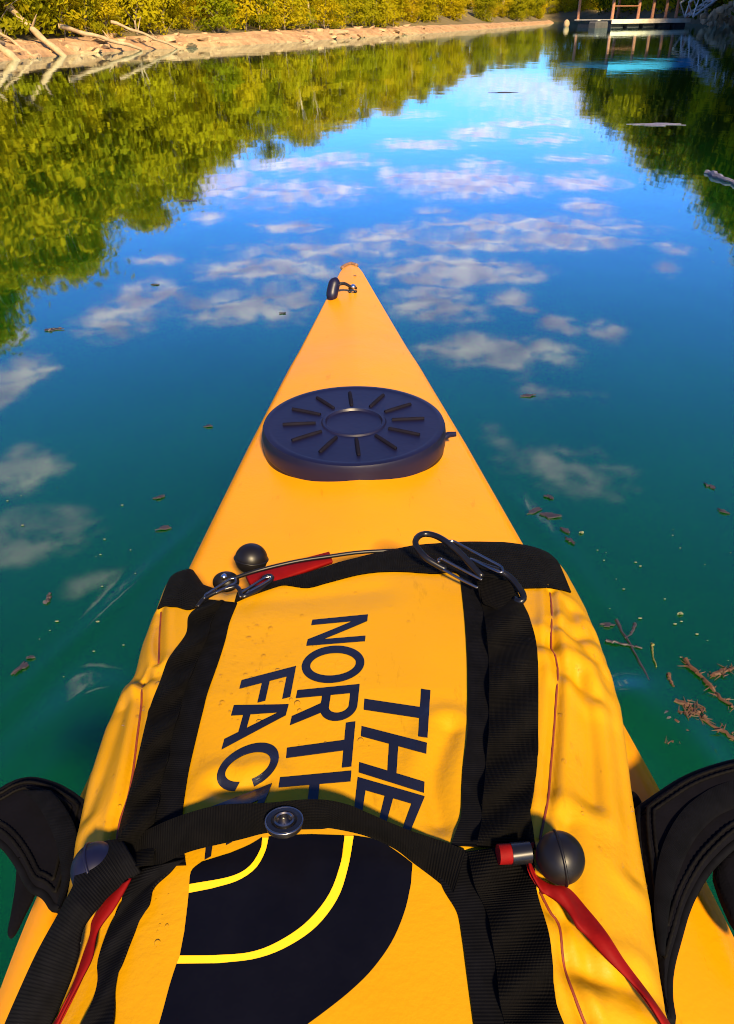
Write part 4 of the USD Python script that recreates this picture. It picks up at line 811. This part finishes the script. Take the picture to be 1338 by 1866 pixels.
for a in [(293, 905, .013, .6, 'debris_dark', 'dark leaf floating left of the kayak by the cloud reflection'), (38, 1217, .016, 1.2, 'debris_dark', 'dark curled leaf floating near the left edge of the picture'), (55, 1198, .006, .2, 'debris_dark', 'tiny dark leaf scrap just above the curled leaf at the left edge'),
 (345, 365, .05, .1, 'debris_dark', 'dark leaf floating where the left wood meets the cloud reflections'), (515, 570, .012, .3, 'debris_dark', 'small dark leaf floating left of the bow'), (283, 518, .018, .2, 'debris_dark', 'dark leaf floating in the left cloud reflection'), (95, 600, .028, .1, 'debris_dark', 'flat dark leaf near the left edge beside the tree reflection'), (298, 962, .014, .4, 'debris_dark', 'dim leaf floating beside the left bow wave'),
 (962, 720, .02, .1, 'debris_dark', 'purplish leaf floating right of the hatch'), (975, 930, .020, .5, 'debris_dark', 'dark leaf in the drifting clump by the right bow wave, upper left'), (1003, 938, .022, -.2, 'debris_dark', 'broad dark leaf in the middle of the drifting clump by the right bow wave'), (1000, 905, .012, -.8, 'debris_dark', 'small leaf topping the drifting clump by the right bow wave'), (1030, 965, .014, -.9, 'debris_dark', 'narrow leaf in the drifting clump by the right bow wave'), (1040, 985, .014, -1.1, 'debris_dark', 'lowest dark leaf of the drifting clump by the right bow wave'),
 (1293, 885, .016, -1, 'debris_dark', 'greyish leaf floating near the right edge, upper'), (1320, 932, .012, -.8, 'debris_dark', 'greyish leaf floating near the right edge, lower'), (1108, 1138, .012, -.1, 'debris_dark', 'dark oval leaf beside the forked twig on the right'), (1240, 1118, .005, 0, 'debris_pale', 'pale yellow leaf scrap on the green water at the right'), (920, 168, .16, .1, 'debris_dark', 'dark leaf raft far ahead in the sky reflection'),
 (1195, 226, .26, -.05, 'leaf_grey', 'pale grey raft of leaves in the right tree reflection'), (380, 776, .012, .2, 'debris_dark', 'small dim leaf left of the hatch'), (1060, 970, .005, .1, 'debris_pale', 'pale leaf scrap right of the drifting clump')]:
    leaf_shape(*a)
def stick(px, r, m, label, name='floating_twig', cat='twig', z=.002, leaflets=0, more=()):
    ms = []
    for pts in (px, *more):
        P = resample(on_plane(*np.array(pts, float).T, z), 16); P[:, :2] += rng.normal(size=(16, 2)) * r * .35; P[:, 2] += rng.normal(size=16) * r * .3
        ms.append(tube(P, r * (1 - .5 * np.linspace(0, 1, 16)) * rng.uniform(.7, 1.35, 16), 6))
        for _ in range(leaflets):
            p = P[rng.integers(16)] + rng.normal(size=3) * (r * .9, r * .9, r * .4); a = rng.uniform(0, 6.28); L = r * rng.uniform(1.5, 5)
            ms.append(tube(np.array([p, p + (math.cos(a) * L, math.sin(a) * L, .0008)]), [r * .32, r * .1], 5))
    obj(name, cat_m(ms), m, smooth=40, label=label, cat=cat)
stick([(1125, 1130), (1135, 1150), (1146, 1170), (1165, 1205), (1185, 1242), (1198, 1275), (1212, 1310)], .0024, 'debris_dark', 'long forked twig floating to the right of the bag', more=[[(1158, 1136), (1152, 1152), (1140, 1164)], [(1103, 1166), (1130, 1172), (1170, 1181)]])
stick([(1212, 1298), (1222, 1315), (1232, 1326)], .0045, 'debris_dark', 'short thick dark twig end at the foot of the forked twig')
stick([(1250, 1202), (1265, 1222), (1290, 1245), (1312, 1270), (1336, 1290)], .0034, 'debris_brown', 'uppermost brown strand of waterweed at the right edge', 'floating_weed', 'waterweed', leaflets=30)
stick([(1228, 1276), (1260, 1290), (1290, 1315), (1320, 1335), (1350, 1350)], .0038, 'debris_brown', 'thickest brown strand of waterweed at the right, with many side sprigs', 'floating_weed', 'waterweed', leaflets=44, more=[[(1240, 1302), (1262, 1300), (1285, 1290)]])
stick([(1226, 1308), (1245, 1330), (1270, 1358), (1300, 1375), (1318, 1386)], .0034, 'debris_brown', 'brown strand of waterweed just above the right shoulder strap', 'floating_weed', 'waterweed', leaflets=34, more=[[(1215, 1352), (1240, 1356), (1275, 1362)]])
stick([(1300, 1230), (1320, 1222), (1345, 1215)], .0034, 'debris_brown', 'reddish tuft of waterweed cut by the right edge', 'floating_weed', 'waterweed', leaflets=24)
stick([(1188, 1172), (1190, 1195), (1197, 1215)], .0018, 'debris_green', 'thin green twig right of the forked twig')
stick([(1218, 1228), (1222, 1240), (1226, 1250)], .0028, 'debris_brown', 'short brown twig between the forked twig and the waterweed')
stick([(1105, 1243), (1130, 1248), (1165, 1250)], .0022, 'debris_brown', 'straight brown twig beside the bag on the right bow wave')
stick([(85, 1098), (88, 1088), (91, 1080)], .0035, 'debris_dark', 'short dark twig floating on the left')
stick([(108, 1412), (120, 1403), (135, 1393)], .0035, 'debris_dark', 'dark twig floating in the left bow wave')
stick([(1290, 312), (1312, 322), (1350, 336)], .016, 'leaf_grey', 'grey branch floating at the right edge under the tree reflection', 'floating_branch', 'branch', z=.01)
stick([(88, 602), (100, 599), (112, 597)], .004, 'debris_dark', 'thin dark twig by the left tree reflection')
sp_ = []
for _ in range(46):
    px, py = (rng.uniform(1080, 1338), rng.uniform(880, 1330)) if rng.random() < .6 else (rng.uniform(0, 330), rng.uniform(860, 1330))
    c = on_plane(px, py, .0015)[0:3]
    if abs(c[0]) < .29: continue
    s = ico.copy(); r = .0006 + .0014 * rng.random() ** 2; s.apply_scale((r * 1.8, r, r * .4)); s.apply_translation(c); sp_.append(s)
obj('floating_specks', cat_m(sp_), 'debris_pale', smooth=True, label='pale specks of pollen and seed scattered on the green water', cat='specks', kind='stuff')
